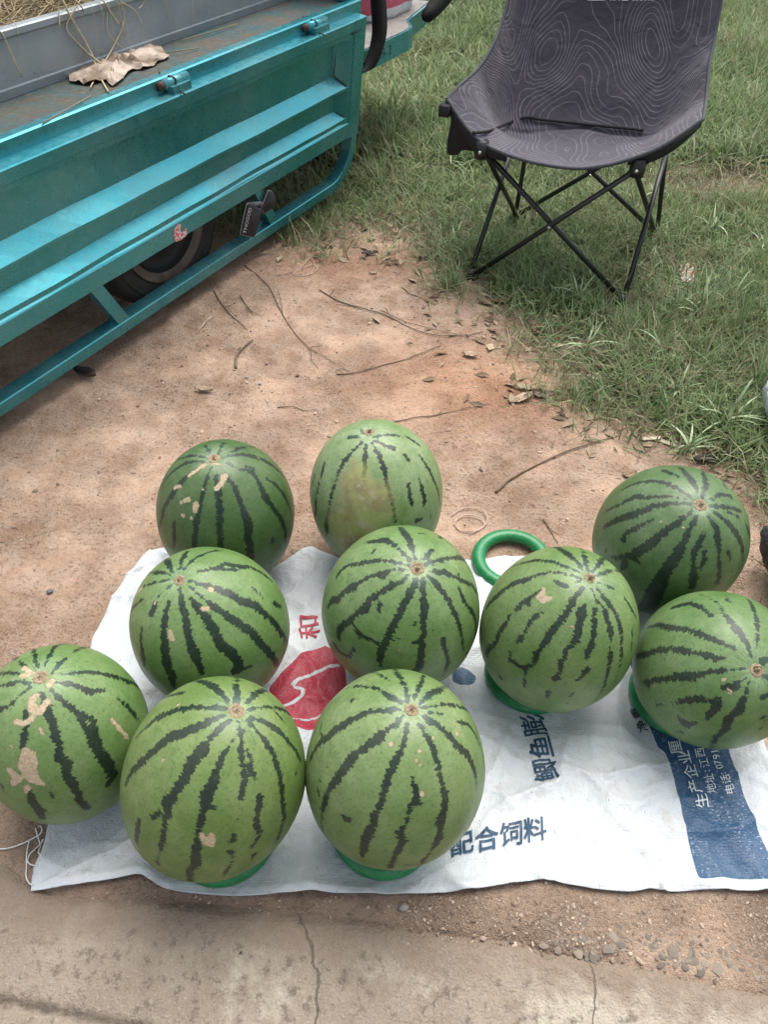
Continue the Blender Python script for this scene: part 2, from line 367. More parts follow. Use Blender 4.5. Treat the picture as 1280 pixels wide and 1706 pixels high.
def sackz(x, y):
    x = np.asarray(x, float); y = np.asarray(y, float)
    z = .005+.006*(fbm(x*7, y*7, 50, 3)+.15)+.0085*ridge(x, y, .6, 9, 51)+.008*ridge(x, y, 2.2, 11, 52)+.006*ridge(x, y, 1.35, 15, 53)+.0045*ridge(x, y, -.35, 19, 54)
    crum = sst(.0, -.3, x)*.8+.35
    z = z+.0042*crum*(fbm(x*38, y*38, 56, 2)+.1)
    e = sdf_poly(np.stack([x.ravel(), y.ravel()], 1), SACK_POLY).reshape(x.shape)
    z = z+.0035*np.exp(-((e+.010)/.008)**2)+.010*np.exp(-(e/.03)**2)*np.clip(fbm(x*5+3, y*3, 57, 2)+.12, 0, 1)*2*sst(.75, .5, y)
    for a_, b_, h_ in CREASE:
        z = z+h_*np.exp(-np.abs(seg_d(np.stack([x.ravel(), y.ravel()], 1), (a_, b_)).reshape(x.shape))/.005)
    for m in MEL.values():
        r = np.hypot(x-m[0], y-m[1]); w = sst(.15, .085, r); z = z*(1-w)+.0035*w
    return np.maximum(z, .0025)+np.maximum(gz(x, y), -.001)
sxf, syf = sx[..., 0].ravel(), sx[..., 1].ravel(); PS = np.stack([sxf, syf], 1)
szf = sackz(sxf, syf)
band = GP([(1162, 1468), (1148, 1420), (1136, 1372), (1124, 1322), (1111, 1268), (1107, 1256), (1096, 1247), (1088, 1226), (1062, 1160), (1045, 1090), (1145, 1090), (1188, 1180), (1214, 1250), (1233, 1320), (1262, 1394), (1302, 1474), (1240, 1468), (1200, 1464)])
def c6(p): return [(440+x/3.2, 1000+y/3.2) for x, y in p]
disc = GP(c6([(30, 470), (100, 390), (200, 312), (330, 258), (400, 300), (436, 390), (440, 470), (425, 560), (380, 650), (310, 710), (236, 726), (150, 690), (80, 620), (30, 540)]))
lw = .0036
wl_ = np.minimum.reduce([seg_d(PS, GP(c6([(400, 358), (335, 375), (270, 415), (185, 436), (155, 458), (168, 474), (212, 492), (206, 528), (140, 577), (100, 590)])))-lw, seg_d(PS, GP(c6([(150, 655), (185, 661), (232, 657), (290, 640), (330, 610)])))-lw*.7])
blob = GP(c6([(1000, 405), (1045, 368), (1092, 385), (1134, 422), (1118, 456), (1080, 472), (1042, 466), (1008, 448)]))
red_s = np.maximum(sdf_poly(PS, disc), -wl_)
ks = Mat('woven polypropylene', .42, .5)
uv = ks.at('uvw', True)
def wave(sc, direction):
    t = ks.new('TexWave'); t.bands_direction = direction; t.inputs['Scale'].default_value = sc; ks.l.new(uv, t.inputs['Vector']); return t.outputs['Fac']
ck_ = ks.new('TexChecker'); ck_.inputs['Scale'].default_value = 430; ks.l.new(uv, ck_.inputs['Vector'])
wv = ks.mix(ck_.outputs['Fac'], wave(68, 'X'), wave(68, 'Y'))
n1 = ks.noise(5, 4, .6); n2 = ks.noise(40, 3, .6); n3 = ks.noise(500, 2, .6, vec=ks.vmul(uv, (1, .25, 1)))
white = ks.mix(ks.rng(n1, .3, .7), (.55, .59, .62), (.65, .68, .705))
white = ks.mix(ks.mul(ks.mul(ks.rng(n2, .50, .70), ks.rng(n1, .35, .6)), .55), white, (.48, .45, .40))
white = ks.mix(ks.mul(ks.rng(ks.noise(170, 1, .5), .74, .78), .6), white, (.18, .14, .11))
fleck = ks.mul(ks.rng(n3, .60, .66), ks.rng(ks.noise(13, 2), .40, .62))
blue = ks.mix(ks.mul(fleck, .75), ks.mix(n2, (.018, .062, .135), (.045, .115, .215)), (.55, .65, .72))
redc = ks.mix(ks.rng(n3, .45, .6), (.46, .045, .075), (.38, .035, .06))
redc = ks.mix(ks.mul(ks.rng(n3, .66, .70), .5), redc, (.75, .6, .6))
ed = lambda k: ks.rng(ks.add(ks.at(k), ks.mul(ks.add(ks.noise(300, 2), -.5), .0012)), -.0006, .0006, 1, 0)
c = ks.mix(ed('blue'), white, blue); c = ks.mix(ed('red'), c, redc)
b1 = ks.bump(ks.mul(wv, .5), .45, .0012); b2 = ks.bump(ks.noise(45, 4, .6, dist=1.2), .55, .006, b1)
b2 = ks.bump(ks.noise(110, 2, .5, dist=.8), .3, .0025, b2)
M_SACK = ks.done(c, b2)
d_band = band[0]-band[4]; th = math.atan2(d_band[1], d_band[0]); uvw = np.stack([sxf*math.cos(th)+syf*math.sin(th), -sxf*math.sin(th)+syf*math.cos(th), 0*sxf], 1)
sack = tag(obj('woven_sack', np.stack([sxf, syf, szf], 1), grid_faces(230, 150)[:, ::-1].copy(), M_SACK, None, True,
     {'blue': np.clip(np.minimum(sdf_poly(PS, band), sdf_poly(PS, blob)), -.03, .03), 'red': np.clip(red_s, -.03, .03), 'uvw': uvw}, origin=(0, .8, 0)),
     'white woven feed sack spread flat under the watermelons, printed red and blue', 'sack')
sm = sack.modifiers.new('thickness', 'SOLIDIFY'); sm.thickness = .0022; sm.offset = -1

M_INK = plain('blue ink', (.022, .068, .13), .55, .35, 60, bump=.05)
M_INKR = plain('red ink', (.42, .04, .07), .55, .2, 60, bump=.05)
M_INKW = plain('white ink', (.68, .73, .76), .5, .1, 60, bump=.05)
M_INKK = plain('black ink', (.02, .025, .03), .55, .2, 60, bump=.05)
def flat_text(txt, bold=0.0):
    cu = bpy.data.curves.new('t', 'FONT'); cu.body = txt; cu.size = 1.0; cu.offset = bold; cu.resolution_u = 3
    o = bpy.data.objects.new('t', cu); COL.objects.link(o); bpy.context.view_layer.update()
    dg = bpy.context.evaluated_depsgraph_get(); me = bpy.data.meshes.new_from_object(o.evaluated_get(dg))
    bpy.data.objects.remove(o); bpy.data.curves.remove(cu); return me
def glyph(txt, cen, up, right, bold, cuts=.13):
    """mesh of one glyph: centre pixel, up and right pixel vectors of a full em; returns pixel coordinates + faces"""
    me = flat_text(txt); bm = bmesh.new(); bm.from_mesh(me); bpy.data.meshes.remove(me)
    if not bm.verts: bm.free(); return None
    if bold > 0:
        src = bm.verts[:]+bm.edges[:]+bm.faces[:]
        for q, (ax_, ay_) in enumerate(((1, 1), (-1, 1), (1, -1), (-1, -1))):
            du_ = bmesh.ops.duplicate(bm, geom=src)['geom']
            for v in du_:
                if isinstance(v, bmesh.types.BMVert): v.co.x += ax_*bold; v.co.y += ay_*bold; v.co.z = (q+1)*1e-4
    for ax in (0, 1):
        for t in np.arange(-.4, 1.4, cuts):
            bmesh.ops.bisect_plane(bm, geom=bm.verts[:]+bm.edges[:]+bm.faces[:], plane_co=(t, t, 0), plane_no=(1-ax, ax, 0), dist=1e-5)
    bm.verts.ensure_lookup_table(); V3 = np.array([v.co[:] for v in bm.verts]); V = V3[:, :2]; Fq = [[v.index for v in f.verts] for f in bm.faces]; bm.free()
    mid = (V.min(0)+V.max(0))/2; ext = max((V.max(0)-V.min(0)).max(), .3); Vn = (V-mid)
    return np.array(cen)+Vn[:, 0:1]*np.array(right)+Vn[:, 1:2]*np.array(up), Fq, V3[:, 2]
def sackmax(x, y):
    return np.maximum.reduce([sackz(x+a, y+b) for a, b in ((0, 0), (.003, 0), (-.003, 0), (0, .003), (0, -.003))])
def sack_print(txt, cens, up, right, bold, mat, lift=.0011):
    mb = MB()
    for ch, cen in zip(txt, cens):
        g = glyph(ch, cen, up, right, bold)
        if g is None: continue
        xy = GP(g[0]); mb.add(np.column_stack([xy, sackmax(xy[:, 0], xy[:, 1])+lift+g[2]]), g[1])
    if mb.v: mb.build('printed_text', mat, sack, smooth=True)
sack_print('鲫鱼膨化', [(907, 1290), (899, 1251), (889, 1212), (880, 1172)], (-43, 7), (-10, -41), .010, M_INK)
sack_print('配合饲料', [(769, 1411), (810, 1404), (850, 1396), (890, 1387)], (-2, -41), (40, -7), .014, M_INK)
sack_print('和', [(516, 1053)], (-38, 4), (-3, -40), .010, M_INKR)
sack_print('生产企业厘', [(1165, 1341), (1155, 1316), (1148, 1290), (1139, 1265), (1125, 1247)], (-23, 4), (-6, -25), .006, M_INKW)
sack_print('地址:江西', [(1182, 1319), (1179, 1302), (1177, 1288), (1172, 1274), (1166, 1256)], (-18, 3), (-4, -17), .0, M_INKW)
sack_print('电话:0791', [(1211, 1321), (1206, 1304), (1203, 1293), (1197, 1281), (1195, 1273), (1193, 1263), (1190, 1254)], (-17, 3), (-4, -18), .0, M_INKW)
sack_print('净重', [(1069, 1212), (1060, 1190)], (-18, 6), (-9, -20), .008, M_INKK)

# plastic twine by the sack corner
M_TWINE = plain('plastic twine', (.70, .68, .64), .4, .15, 40, bump=.05)
mb = MB()
def c5(p): return [(x/10.667, 1360+y/10.667) for x, y in p]
for path in ([(-200, 620), (0, 605), (150, 595), (350, 530), (560, 430), (720, 350), (760, 260), (730, 195), (700, 200)], [(540, 430), (510, 560), (485, 750), (480, 950), (485, 1120), (560, 1240), (640, 1270)], [(800, 440), (680, 570), (550, 690), (505, 780), (520, 850), (620, 915), (700, 930)], [(640, 230), (680, 360), (720, 500), (735, 620), (720, 700), (800, 760)]):
    w = crom(GP(c5(path)), 26); z = .004+.004*np.abs(np.sin(np.linspace(0, 7, 26)))
    on = sdf_poly(w, SACK_POLY) < .004
    zz = np.where(on, sackz(w[:, 0], w[:, 1])+.001, np.maximum(gz(w[:, 0], w[:, 1]), .002)+z*.5)
    mb.add(*tube(np.column_stack([w, zz]), .0013, 5))
tag(mb.build('plastic_twine', M_TWINE, smooth=True), 'loose white plastic twine trailing from the corner of the sack', 'twine')

# ================================================================== WATERMELONS
def trace(txt):
    """'x,y,w x,y,w | ...' : strokes traced on the photograph"""
    return [np.array([[float(a) for a in p.split(',')] for p in s.split()]) for s in txt.split('|') if s.strip()]
T = {}
T['M1'] = (0, 1040, 4.738, """300,350,5 270,240,12 255,150,14|350,330,6 400,230,12 440,170,14 560,130,12|400,385,6 460,320,14 520,265,10|580,220,10 680,180,14 800,205,14 850,225,6|
490,400,6 640,378,12 760,385,18 900,415,20 1000,450,20 1090,500,18 1140,580,10|440,460,6 560,475,14 650,505,22 705,530,22 830,525,8|930,590,10 1010,660,18 1080,750,14|
400,520,8 480,590,18 570,665,22 640,760,18 700,860,24 740,920,50 790,1020,38 850,1110,45 890,1200,40 850,1270,20|570,670,18 680,730,18 740,770,24 745,850,28|325,540,18 345,590,20 380,700,35 425,800,30 440,900,28 470,980,25 465,1050,30 530,1110,40 520,1180,28 560,1240,40 600,1320,25 650,1420,25 690,1450,25|
200,690,25 205,800,18 185,900,30 180,970,25|230,1320,28 250,1400,38 310,1460,40 335,1530,25|230,465,8 120,460,16 0,490,18|140,395,8 60,385,14 0,390,12|190,330,14 110,270,22 0,240,14|230,500,5 140,580,10 60,650,10 0,670,25|0,1270,14 20,1320,10|400,1330,8 415,1370,10|-100,480,16 -180,600,20|-60,800,20 -90,1000,24 -80,1200,24""",
"250,600,35 290,560,22|250,600,35 250,660,45 300,690,38 340,650,28 375,610,30|120,770,26 180,790,24 240,750,25 280,700,22|320,830,22 345,875,10|85,965,20|200,1010,45 200,1120,80 240,1200,75|260,1020,28 260,1120,40|70,1160,34 130,1220,55 90,1270,20|250,1220,60 335,1262,24|215,1290,30 200,1335,16|390,470,36 410,440,18|180,345,24 250,385,24|170,405,25 240,400,16|870,740,12 920,800,20 980,870,22 1010,905,10")
T['M2'] = (190, 900, 4.129, """400,220,12 370,150,22 350,130,15|450,200,6 470,130,18 500,80,16|480,200,5 540,140,10 620,95,10 740,68,8|580,215,8 690,200,14 770,165,20 840,180,20 940,190,16 1010,225,14 1080,280,12|700,200,10 790,205,10 850,205,14|
500,275,8 600,305,12 700,340,22 800,370,28 870,420,30 960,445,28 1020,500,25 1100,570,22 1140,630,25 1190,720,12|520,320,8 600,390,10 670,450,20 760,505,22 850,575,28 950,640,30 1010,720,28 1070,780,26 1120,850,20 1140,885,10|
530,400,12 580,470,28 640,540,28 690,630,30 740,730,30 810,780,36 860,850,32 850,885,45|450,320,8 465,420,20 490,540,24 510,640,24 530,740,28 560,790,36 590,870,22 605,915,14|375,430,10 350,530,24 340,640,26 350,740,30 360,850,36 400,930,32 405,1000,18|
280,440,18 260,490,24 265,520,12|190,590,8 180,700,12 195,800,28 200,870,10|190,410,12 140,450,14 100,500,14 85,560,6|400,260,6 330,285,8 250,300,8 200,320,8|400,300,5 340,350,6 290,400,5|390,235,6 300,220,14 220,230,10|955,330,12 990,370,12 1015,395,5|1100,440,20 1140,460,14|870,890,14 945,860,6""",
"185,335,18 155,360,20 150,385,14|280,430,12|385,640,26 400,680,24|665,340,20|610,472,18 640,470,16")
T['M3'] = (190, 1110, 3.879, """790,230,20 790,140,18 790,60,16|740,240,10 690,180,18 640,135,32 560,95,18 490,95,10|440,170,16 370,185,10 300,205,8|720,268,14 620,268,16 500,265,20 400,285,20 270,335,24 180,410,12 120,470,8|
720,315,10 640,345,22 560,385,30 450,430,30 350,460,30 280,520,26 180,610,26 100,690,22 60,770,14|750,345,10 680,400,18 620,470,14 570,540,40 500,620,40 460,720,28 390,820,28 340,890,40 345,950,24 320,1060,16 310,1140,22 290,1230,5 280,1280,14|
780,470,6 710,560,14 670,660,18 640,760,36 600,840,45 580,930,24 550,1030,18 540,1130,22 525,1220,32 530,1280,30 480,1330,20 495,1390,18|590,850,16 555,850,8|610,910,10 660,920,5|800,350,10 820,430,18 820,510,14 830,620,8 845,700,24 830,790,18 820,860,12|860,540,8 885,600,16 880,670,24 915,720,8|
870,350,8 940,440,12 1000,520,16 1030,580,18 1060,680,16 1080,790,18 1085,890,18 1095,980,20 1060,1090,18 1040,1140,10|890,330,14 980,370,18 1060,410,18 1120,480,14 1180,560,14 1205,620,8|870,275,10 960,265,10 1060,270,14 1120,290,16 1150,320,10|1040,290,6 1090,350,8|860,240,10 910,180,20 970,150,16 1020,160,8|
940,840,22 930,930,16 915,1010,20 945,1080,18 890,1170,12|910,1210,20 890,1240,8|765,1090,10 785,1115,12 745,1140,10|750,1195,22 770,1240,8 740,1300,12 710,1350,10|160,1000,20 150,1060,20 140,1130,14|240,980,20 300,940,10|800,980,6 815,970,5|1172,690,6 1175,660,3""",
"565,1090,24 590,1130,30 600,1140,34 630,1150,26|630,1090,26 635,1130,26|312,607,15|230,632,12|415,243,16")
T['M4'] = (500, 1100, 4.0, """715,270,14 705,180,12 660,110,16 625,60,14|760,270,8 800,170,16 825,100,8|800,285,12 860,230,18 920,205,18 985,170,8|810,318,14 900,305,10 1000,295,8 1080,315,12 1140,340,8|820,370,14 900,425,18 980,480,18 1040,560,22 1110,620,26 1140,680,24 1170,770,12 1170,870,6|
790,420,8 840,500,18 885,590,24 915,680,18 935,780,18 960,880,20 960,980,22 935,1060,40 935,1130,18 920,1190,40 880,1250,14 820,1330,16 780,1380,14|800,1355,8 700,1365,4|715,430,10 695,530,16 655,640,20 605,740,26 565,850,24 540,950,22 500,1030,26 490,1090,24 460,1140,32 435,1200,32 420,1270,24 415,1310,12|
690,360,8 650,420,16 580,470,20 510,520,36 440,580,20 350,640,28 300,720,32 250,790,30 200,850,18 170,940,22 150,1010,14 145,1090,8 150,1140,10|680,325,12 560,335,22 460,345,18 360,385,20 300,430,26 230,470,28 160,530,26 100,590,14 65,670,18|150,410,5 135,470,6 150,510,14|670,280,18 590,235,18 520,190,12 400,175,10 310,190,8|480,88,10 540,105,10 590,130,6|
750,780,6 775,900,24 780,950,24 730,980,18 715,1080,14 670,1140,24 680,1200,24 655,1270,24 620,1330,16 600,1390,10|640,1135,8 690,1205,20|280,1030,8 310,1055,18 345,1062,6|1050,410,10 1120,425,14 1170,490,12 1195,560,6|870,350,10 950,355,8|345,265,7 380,258,6|720,80,10|135,800,8|120,860,5 130,900,5""",
"608,560,16|795,605,14|773,672,9|1050,492,15|885,515,8|810,870,14 812,895,14|800,702,5|1018,430,6|1155,860,6")
T['M5'] = (520, 860, 4.267, """730,300,14 720,250,18 690,170,24 650,110,24 625,80,16|690,300,20 620,235,10 560,190,18 510,170,34 440,180,20 380,180,12|700,355,14 620,335,10 540,318,12 430,318,14 330,340,14 260,345,14 210,375,16 170,430,12|680,375,8 560,385,8 500,420,24 420,425,10 340,465,10 300,500,32 230,540,16 180,590,28 140,600,26 110,650,10|
690,410,8 640,470,14 560,495,24 480,550,14 410,590,22 370,660,30 310,695,16 270,745,22 200,790,28 180,850,16 195,880,14|290,770,8 340,850,20 400,875,10 480,915,8|740,440,10 720,510,26 660,610,24 620,700,24 570,790,24 530,880,26 490,960,26 480,1030,16 485,1070,5|580,880,8 650,875,6|
795,440,10 790,520,18 800,640,30 790,740,20 800,820,18 775,890,24 780,980,22 765,1060,30 750,1090,30|830,430,14 900,500,22 970,600,16 1020,700,18 1050,770,14 1065,860,12 1075,960,8|850,395,12 940,395,22 1000,420,12 1080,465,16 1150,490,20 1190,550,18 1215,610,8|1060,400,8 1030,430,6|820,340,18 900,315,14 1000,292,12 1080,300,24 1110,325,10|
1045,510,12 1070,570,20 1110,640,12 1140,670,20 1170,740,16 1165,850,14 1150,890,8|930,880,16 950,950,16 965,1030,18 930,1130,8|800,300,12 850,240,14|160,915,20 210,980,12 260,1000,10 295,950,12|480,640,20 475,670,8|765,125,8 795,125,10|1100,970,14 1125,950,10|440,240,8 420,270,6|735,760,8 720,775,6|865,815,8|910,155,8 920,140,5|1020,215,8|720,900,8""",
"180,1015,16 220,1050,18|235,1060,14 255,1130,18|614,957,13|1122,475,9|1172,745,7|1037,660,5")
T['M6'] = (780, 860, 4.267, """820,390,8 770,320,16 690,260,24 620,225,18|855,390,10 830,300,16 800,225,16|895,390,12 940,330,18 970,295,14|915,420,10 990,395,14 1080,395,14 1105,410,8|915,465,5 980,490,8 1030,515,10|910,500,8 960,570,14 1010,630,14 1060,720,16 1090,820,18 1090,920,12 1085,1020,10 1060,1110,8 1030,1180,6|
880,520,8 915,600,6 960,640,12 990,730,16 1020,830,24 1020,890,10|1010,930,8 1010,1010,22 985,1120,16 955,1220,14 900,1300,6|900,650,14 900,750,14 895,850,20 865,950,24 840,1010,14|835,640,14 810,690,34 790,780,20 765,880,28 700,950,12 690,1000,16 660,1050,20 655,1110,6 625,1150,28|
815,510,10 760,580,18 700,690,24 620,790,22 570,860,26 520,940,14 485,990,22 470,1050,8 400,1085,20 340,1050,18 300,1020,20 290,1040,10|300,960,6 305,1000,8|410,1080,14 405,1150,8 400,1210,10|800,400,5 700,365,8 600,325,10 480,318,18 410,330,14 320,360,8 230,430,6|800,440,5 650,400,8 520,410,10 420,450,20 330,480,20 260,520,16 210,565,24 160,610,16 130,650,14|
520,525,8 440,580,14 380,630,16 340,670,14|540,680,5 480,710,20 430,770,12 400,840,8 370,870,24 350,890,10|300,695,6 270,760,16 220,830,20 200,900,14 150,940,20 125,990,14|800,460,5 700,500,10 620,465,8|850,1085,24 780,1165,8|570,1245,18 565,1290,6|750,1250,10 720,1280,6|335,1300,18|1120,590,8 1165,660,12 1195,720,10|1165,800,8 1165,900,8 1155,970,6|230,1145,20|430,620,14 440,640,8|500,1335,8|680,1385,8 650,1400,5|710,1320,6""",
"500,580,24 540,590,36 585,585,18|525,560,26 540,520,18|740,790,15|420,873,6")
T['M9'] = (980, 760, 3.413, """605,250,6 540,200,10 460,160,14 370,140,12 260,155,10 190,190,8|625,200,6 600,150,18 560,95,16 525,60,10|655,230,10 672,170,16 660,100,8 655,75,5|700,245,8 760,215,12 815,225,8 820,245,4|790,180,10 770,150,6|700,285,8 790,290,10 870,310,12|800,320,6 860,345,6|715,315,8 790,370,14 850,440,18 890,530,18 895,590,12|
690,345,8 730,410,18 745,490,18 750,580,10 755,660,12 745,720,14 710,740,6|655,450,20 630,500,14 605,550,16 600,640,12 600,690,28 595,740,18|665,540,10 660,600,12 640,640,8|625,340,5 590,400,12 550,480,16 510,560,30 450,640,32 410,720,40 380,780,50 330,870,50|600,305,6 520,370,16 420,440,20 340,510,28 260,560,22 180,580,12 140,575,8|270,580,24 290,605,8|210,610,24 190,640,10|
590,270,6 450,268,12 350,295,16 240,340,22 150,365,16 90,400,12|560,245,4 430,228,8 320,235,10 275,225,20 180,275,8 100,310,8|370,360,4 290,400,14 215,440,10 200,475,16|430,80,14 480,100,10 515,115,6|800,545,12 815,580,10|830,655,10|905,385,10 920,430,16 930,460,8|100,540,10""",
"640,358,9|560,335,5|545,405,5|413,375,5|660,440,4")
T['M10'] = (980, 760, 3.413, """935,1150,6 905,1070,10 850,990,24 790,920,14 740,840,5 640,790,5|960,1090,5 965,950,12 940,870,14 910,820,8|830,1090,12 740,1055,14 650,1015,18 560,985,16 470,975,18 400,960,14 330,975,8|780,1150,5 720,1148,18 620,1120,16 520,1100,18 400,1105,16 330,1130,20 260,1140,14|
890,1210,4 780,1218,8 680,1228,12 600,1250,24 520,1250,24 430,1270,16 350,1280,16 250,1310,14|350,1310,14|900,1260,5 830,1310,24 770,1320,14|400,1410,8 520,1395,14 620,1375,20 690,1395,14 740,1390,22 720,1440,26 680,1490,14|915,1290,5 890,1370,12 860,1440,28 800,1490,24 790,1550,18 740,1580,14 720,1620,16 690,1660,8|520,1480,14 560,1520,26 620,1510,12|540,1560,14 500,1560,8|990,1170,16 1080,1140,14 1160,1120,14|1000,1490,20|980,1380,8 1024,1360,14 1100,1350,16|490,860,18 580,840,20 650,870,14 700,910,10|430,845,8|260,1430,10 340,1450,8|790,800,8 800,830,8|985,1550,12|1000,1250,8 1080,1280,16 1160,1330,14""",
"380,1300,11|770,1270,8 785,1268,6|800,1325,7 820,1345,8|805,1345,5 815,1350,5")
T['M7'] = (240, 690, 2.4615, """270,160,6 250,130,6|305,160,5 325,120,6|330,175,4 400,165,7 460,178,10 520,205,10 560,240,8 590,280,6|340,170,4 390,140,6 450,135,5|335,200,4 390,225,6 440,235,10 470,275,9 495,335,16 530,380,10 570,435,12 585,480,10 585,530,10|420,215,6 450,225,6|505,265,5 545,290,8 580,335,10 605,385,8 612,440,5|
330,240,4 370,300,10 390,350,10 410,400,12 430,450,18 425,500,16 435,560,16 440,590,12|295,250,8 305,330,12 312,400,12 310,470,14 315,540,10|275,220,4 250,290,6 230,370,8 215,440,14 208,510,12 208,550,10|230,220,5 165,265,12 110,330,14 80,380,12 65,440,10 60,500,6|250,195,4 170,200,7 100,250,7 70,290,5|265,180,4 200,170,7 140,185,6|122,450,8 122,510,8 120,555,5|530,520,14|520,610,10""",
"250,207,7 215,230,9 185,252,10|125,300,12 148,298,8|330,252,13 320,280,13 298,303,12|180,350,12 150,360,8|212,372,15 208,398,13|157,415,12|192,426,10|240,310,6|310,205,7 270,200,7|470,180,4")
T['M8'] = (240, 690, 2.4615, """890,95,5 840,95,10|905,85,4 890,60,5|930,80,4 940,60,4|940,95,4 1000,85,6 1080,95,6 1130,130,6|945,110,4 990,128,7 1025,140,10|935,120,5 965,165,9 985,225,10 995,290,8 1015,350,8 1025,410,8 1030,450,5|910,125,6 908,170,10 905,230,8 900,300,8 900,400,5 898,480,5|895,115,4 860,150,6 820,195,10 800,240,6 775,320,8 760,400,8 750,460,12 765,560,6|
740,205,5 735,235,8 715,310,6 705,400,8 700,460,6|700,250,6 690,290,5|1070,170,6 1085,190,4|1130,170,5 1160,215,8 1185,260,7 1210,320,6 1220,380,4|1130,265,5 1145,320,10 1155,350,12 1150,375,6|1085,290,8 1090,340,8 1100,375,6|1120,440,12 1145,430,5|1180,390,3 1180,450,3""", "")
SPOT = {'M8': "870,235,30 850,290,50 880,330,75 950,345,55|800,430,50 860,470,90 880,540,80|990,400,25"}
TINT = {'M1': (.205, .315, .115), 'M2': (.195, .305, .110), 'M3': (.195, .285, .088), 'M4': (.220, .315, .120), 'M5': (.200, .310, .115), 'M6': (.195, .300, .105), 'M7': (.098, .172, .062), 'M8': (.275, .375, .180), 'M9': (.120, .205, .082), 'M10': (.160, .265, .095)}
LBL = {'M1': 'green striped watermelon with tan scab patches below its stem, beside the trailing white twine',
 'M2': 'striped watermelon with a small round hole and pale nick, behind the heart-scarred melon',
 'M3': 'large watermelon with a heart-shaped tan scar near its foot, on a green ring',
 'M4': 'egg-shaped pale watermelon with small round tan dots around its stem, on a green ring',
 'M5': 'round watermelon with wide blotchy dark stripes, between the spare green ring and the red print',
 'M6': 'watermelon with one cream scar below its stem, on a ring beside blue lettering',
 'M7': 'dark green watermelon speckled with many pale scabs down one side',
 'M8': 'pale upright watermelon with a large yellow and brown blotch facing the sack',
 'M9': 'dark green watermelon with long curved stripes standing beside the black net bag',
 'M10': 'tilted watermelon with smudged stripes standing over the blue printed band'}
kw = Mat('watermelon rind', .4, .36)
oc = kw.oc(); tint = kw.ocol()
n1 = kw.noise(7, 4, .6); n2 = kw.noise(42, 3, .6); n3 = kw.noise(210, 3, .65); nj = kw.noise(85, 6, .72); nk = kw.noise(330, 2, .6)
c = kw.mix(kw.rng(n1, .32, .68), kw.mix(1.0, tint, (.52, .64, .44), 'MULTIPLY'), kw.mix(1.0, tint, (1.22, 1.16, 1.25), 'MULTIPLY'))
c = kw.mix(kw.mul(kw.rng(n2, .50, .68), .5), c, kw.mix(1.0, tint, (.55, .66, .5), 'MULTIPLY'))
c = kw.mix(kw.mul(kw.rng(n3, .54, .66), .6), c, kw.mix(1.0, tint, (.40, .52, .38), 'MULTIPLY'))
c = kw.mix(kw.mul(kw.rng(n3, .44, .30), .25), c, kw.mix(1.0, tint, (1.5, 1.3, 1.6), 'MULTIPLY'))
vn_ = kw.rng(kw.math('ABSOLUTE', kw.add(kw.noise(34, 5, .6, dist=.6), -.5)), .003, .013, 1, 0); c = kw.mix(kw.mul(kw.mul(vn_, kw.rng(n1, .42, .62)), .5), c, kw.mix(1.0, tint, (.30, .40, .30), 'MULTIPLY'))
pole = kw.at('pole'); dv = kw.at('dirv', True)
st1 = kw.noise(9, 3, .6, vec=dv); st2 = kw.noise(20, 2, .6, vec=dv)
c = kw.mix(kw.mul(kw.rng(pole, .052, .014, 0, .5), kw.rng(kw.add(st1, kw.mul(n2, .35)), .52, .78)), c, (.34, .43, .27))
c = kw.mix(kw.mul(kw.rng(pole, .060, .015, 0, .8), kw.rng(kw.add(st2, kw.mul(n3, .3)), .70, .80)), c, (.035, .075, .045))
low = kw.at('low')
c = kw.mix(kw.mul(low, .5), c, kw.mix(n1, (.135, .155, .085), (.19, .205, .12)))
ns = kw.noise(300, 4, .65, vec=kw.at('mer', True))
jag = kw.add(kw.add(kw.mul(kw.add(nj, -.5), .0100), kw.mul(kw.add(ns, -.5), .0190)), -.0006)
sv = kw.add(kw.at('stripe'), jag)
sm_ = kw.rng(sv, -.0005, .0007, 1, 0)
sc_ = kw.mix(kw.rng(n3, .45, .72), (.007, .017, .012), (.022, .044, .028))
sc_ = kw.mix(kw.rng(pole, .05, .012, 0, .65), sc_, (.07, .12, .085))
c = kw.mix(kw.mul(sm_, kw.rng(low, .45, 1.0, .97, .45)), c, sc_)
fl = kw.mul(kw.rng(kw.noise(70, 3, .7), .66, .70), kw.rng(kw.noise(6, 1), .5, .6)); c = kw.mix(kw.mul(fl, .7), c, (.03, .06, .03))
spt = kw.rng(kw.add(kw.at('spot'), kw.mul(kw.add(n2, -.5), .05)), -.02, .012, 1, 0)
c = kw.mix(kw.mul(spt, .88), c, kw.mix(kw.rng(kw.noise(18, 4, .6), .42, .58), (.25, .205, .105), (.34, .335, .12)))
c = kw.mix(kw.mul(spt, kw.rng(n2, .54, .66)), c, (.40, .355, .25))
sca = kw.add(kw.at('scar'), kw.add(kw.mul(kw.add(nj, -.5), .012), kw.mul(kw.add(nk, -.5), .006)))
scv = kw.rng(sca, -.0004, .0004, 1, 0)
c = kw.mix(kw.mul(kw.rng(sca, .0005, .0022, 1, 0), .6), c, (.16, .15, .07))
c = kw.mix(scv, c, kw.mix(kw.rng(n3, .35, .65), (.36, .275, .17), (.53, .43, .30)))
dust = kw.mul(kw.rng(n1, .45, .7), .12); c = kw.mix(dust, c, (.36, .36, .27))
kw.set('Roughness', kw.mix(scv, kw.mix(n2, (.32, .32, .32), (.46, .46, .46)), (.8, .8, .8)))
kw.set('Coat Weight', .0); kw.set('Coat Roughness', .3)
M_MEL = kw.done(c, kw.bump(kw.add(kw.mul(n2, .5), kw.mul(scv, -.25)), .14, .004))
M_STEM = plain('dried stem', (.33, .25, .16), .85, .45, 300, bump=.6, dist=.003)
M_HOLE = plain('bored hole', (.10, .055, .03), .9, .3, 200)
NLON, NLAT = 240, 164
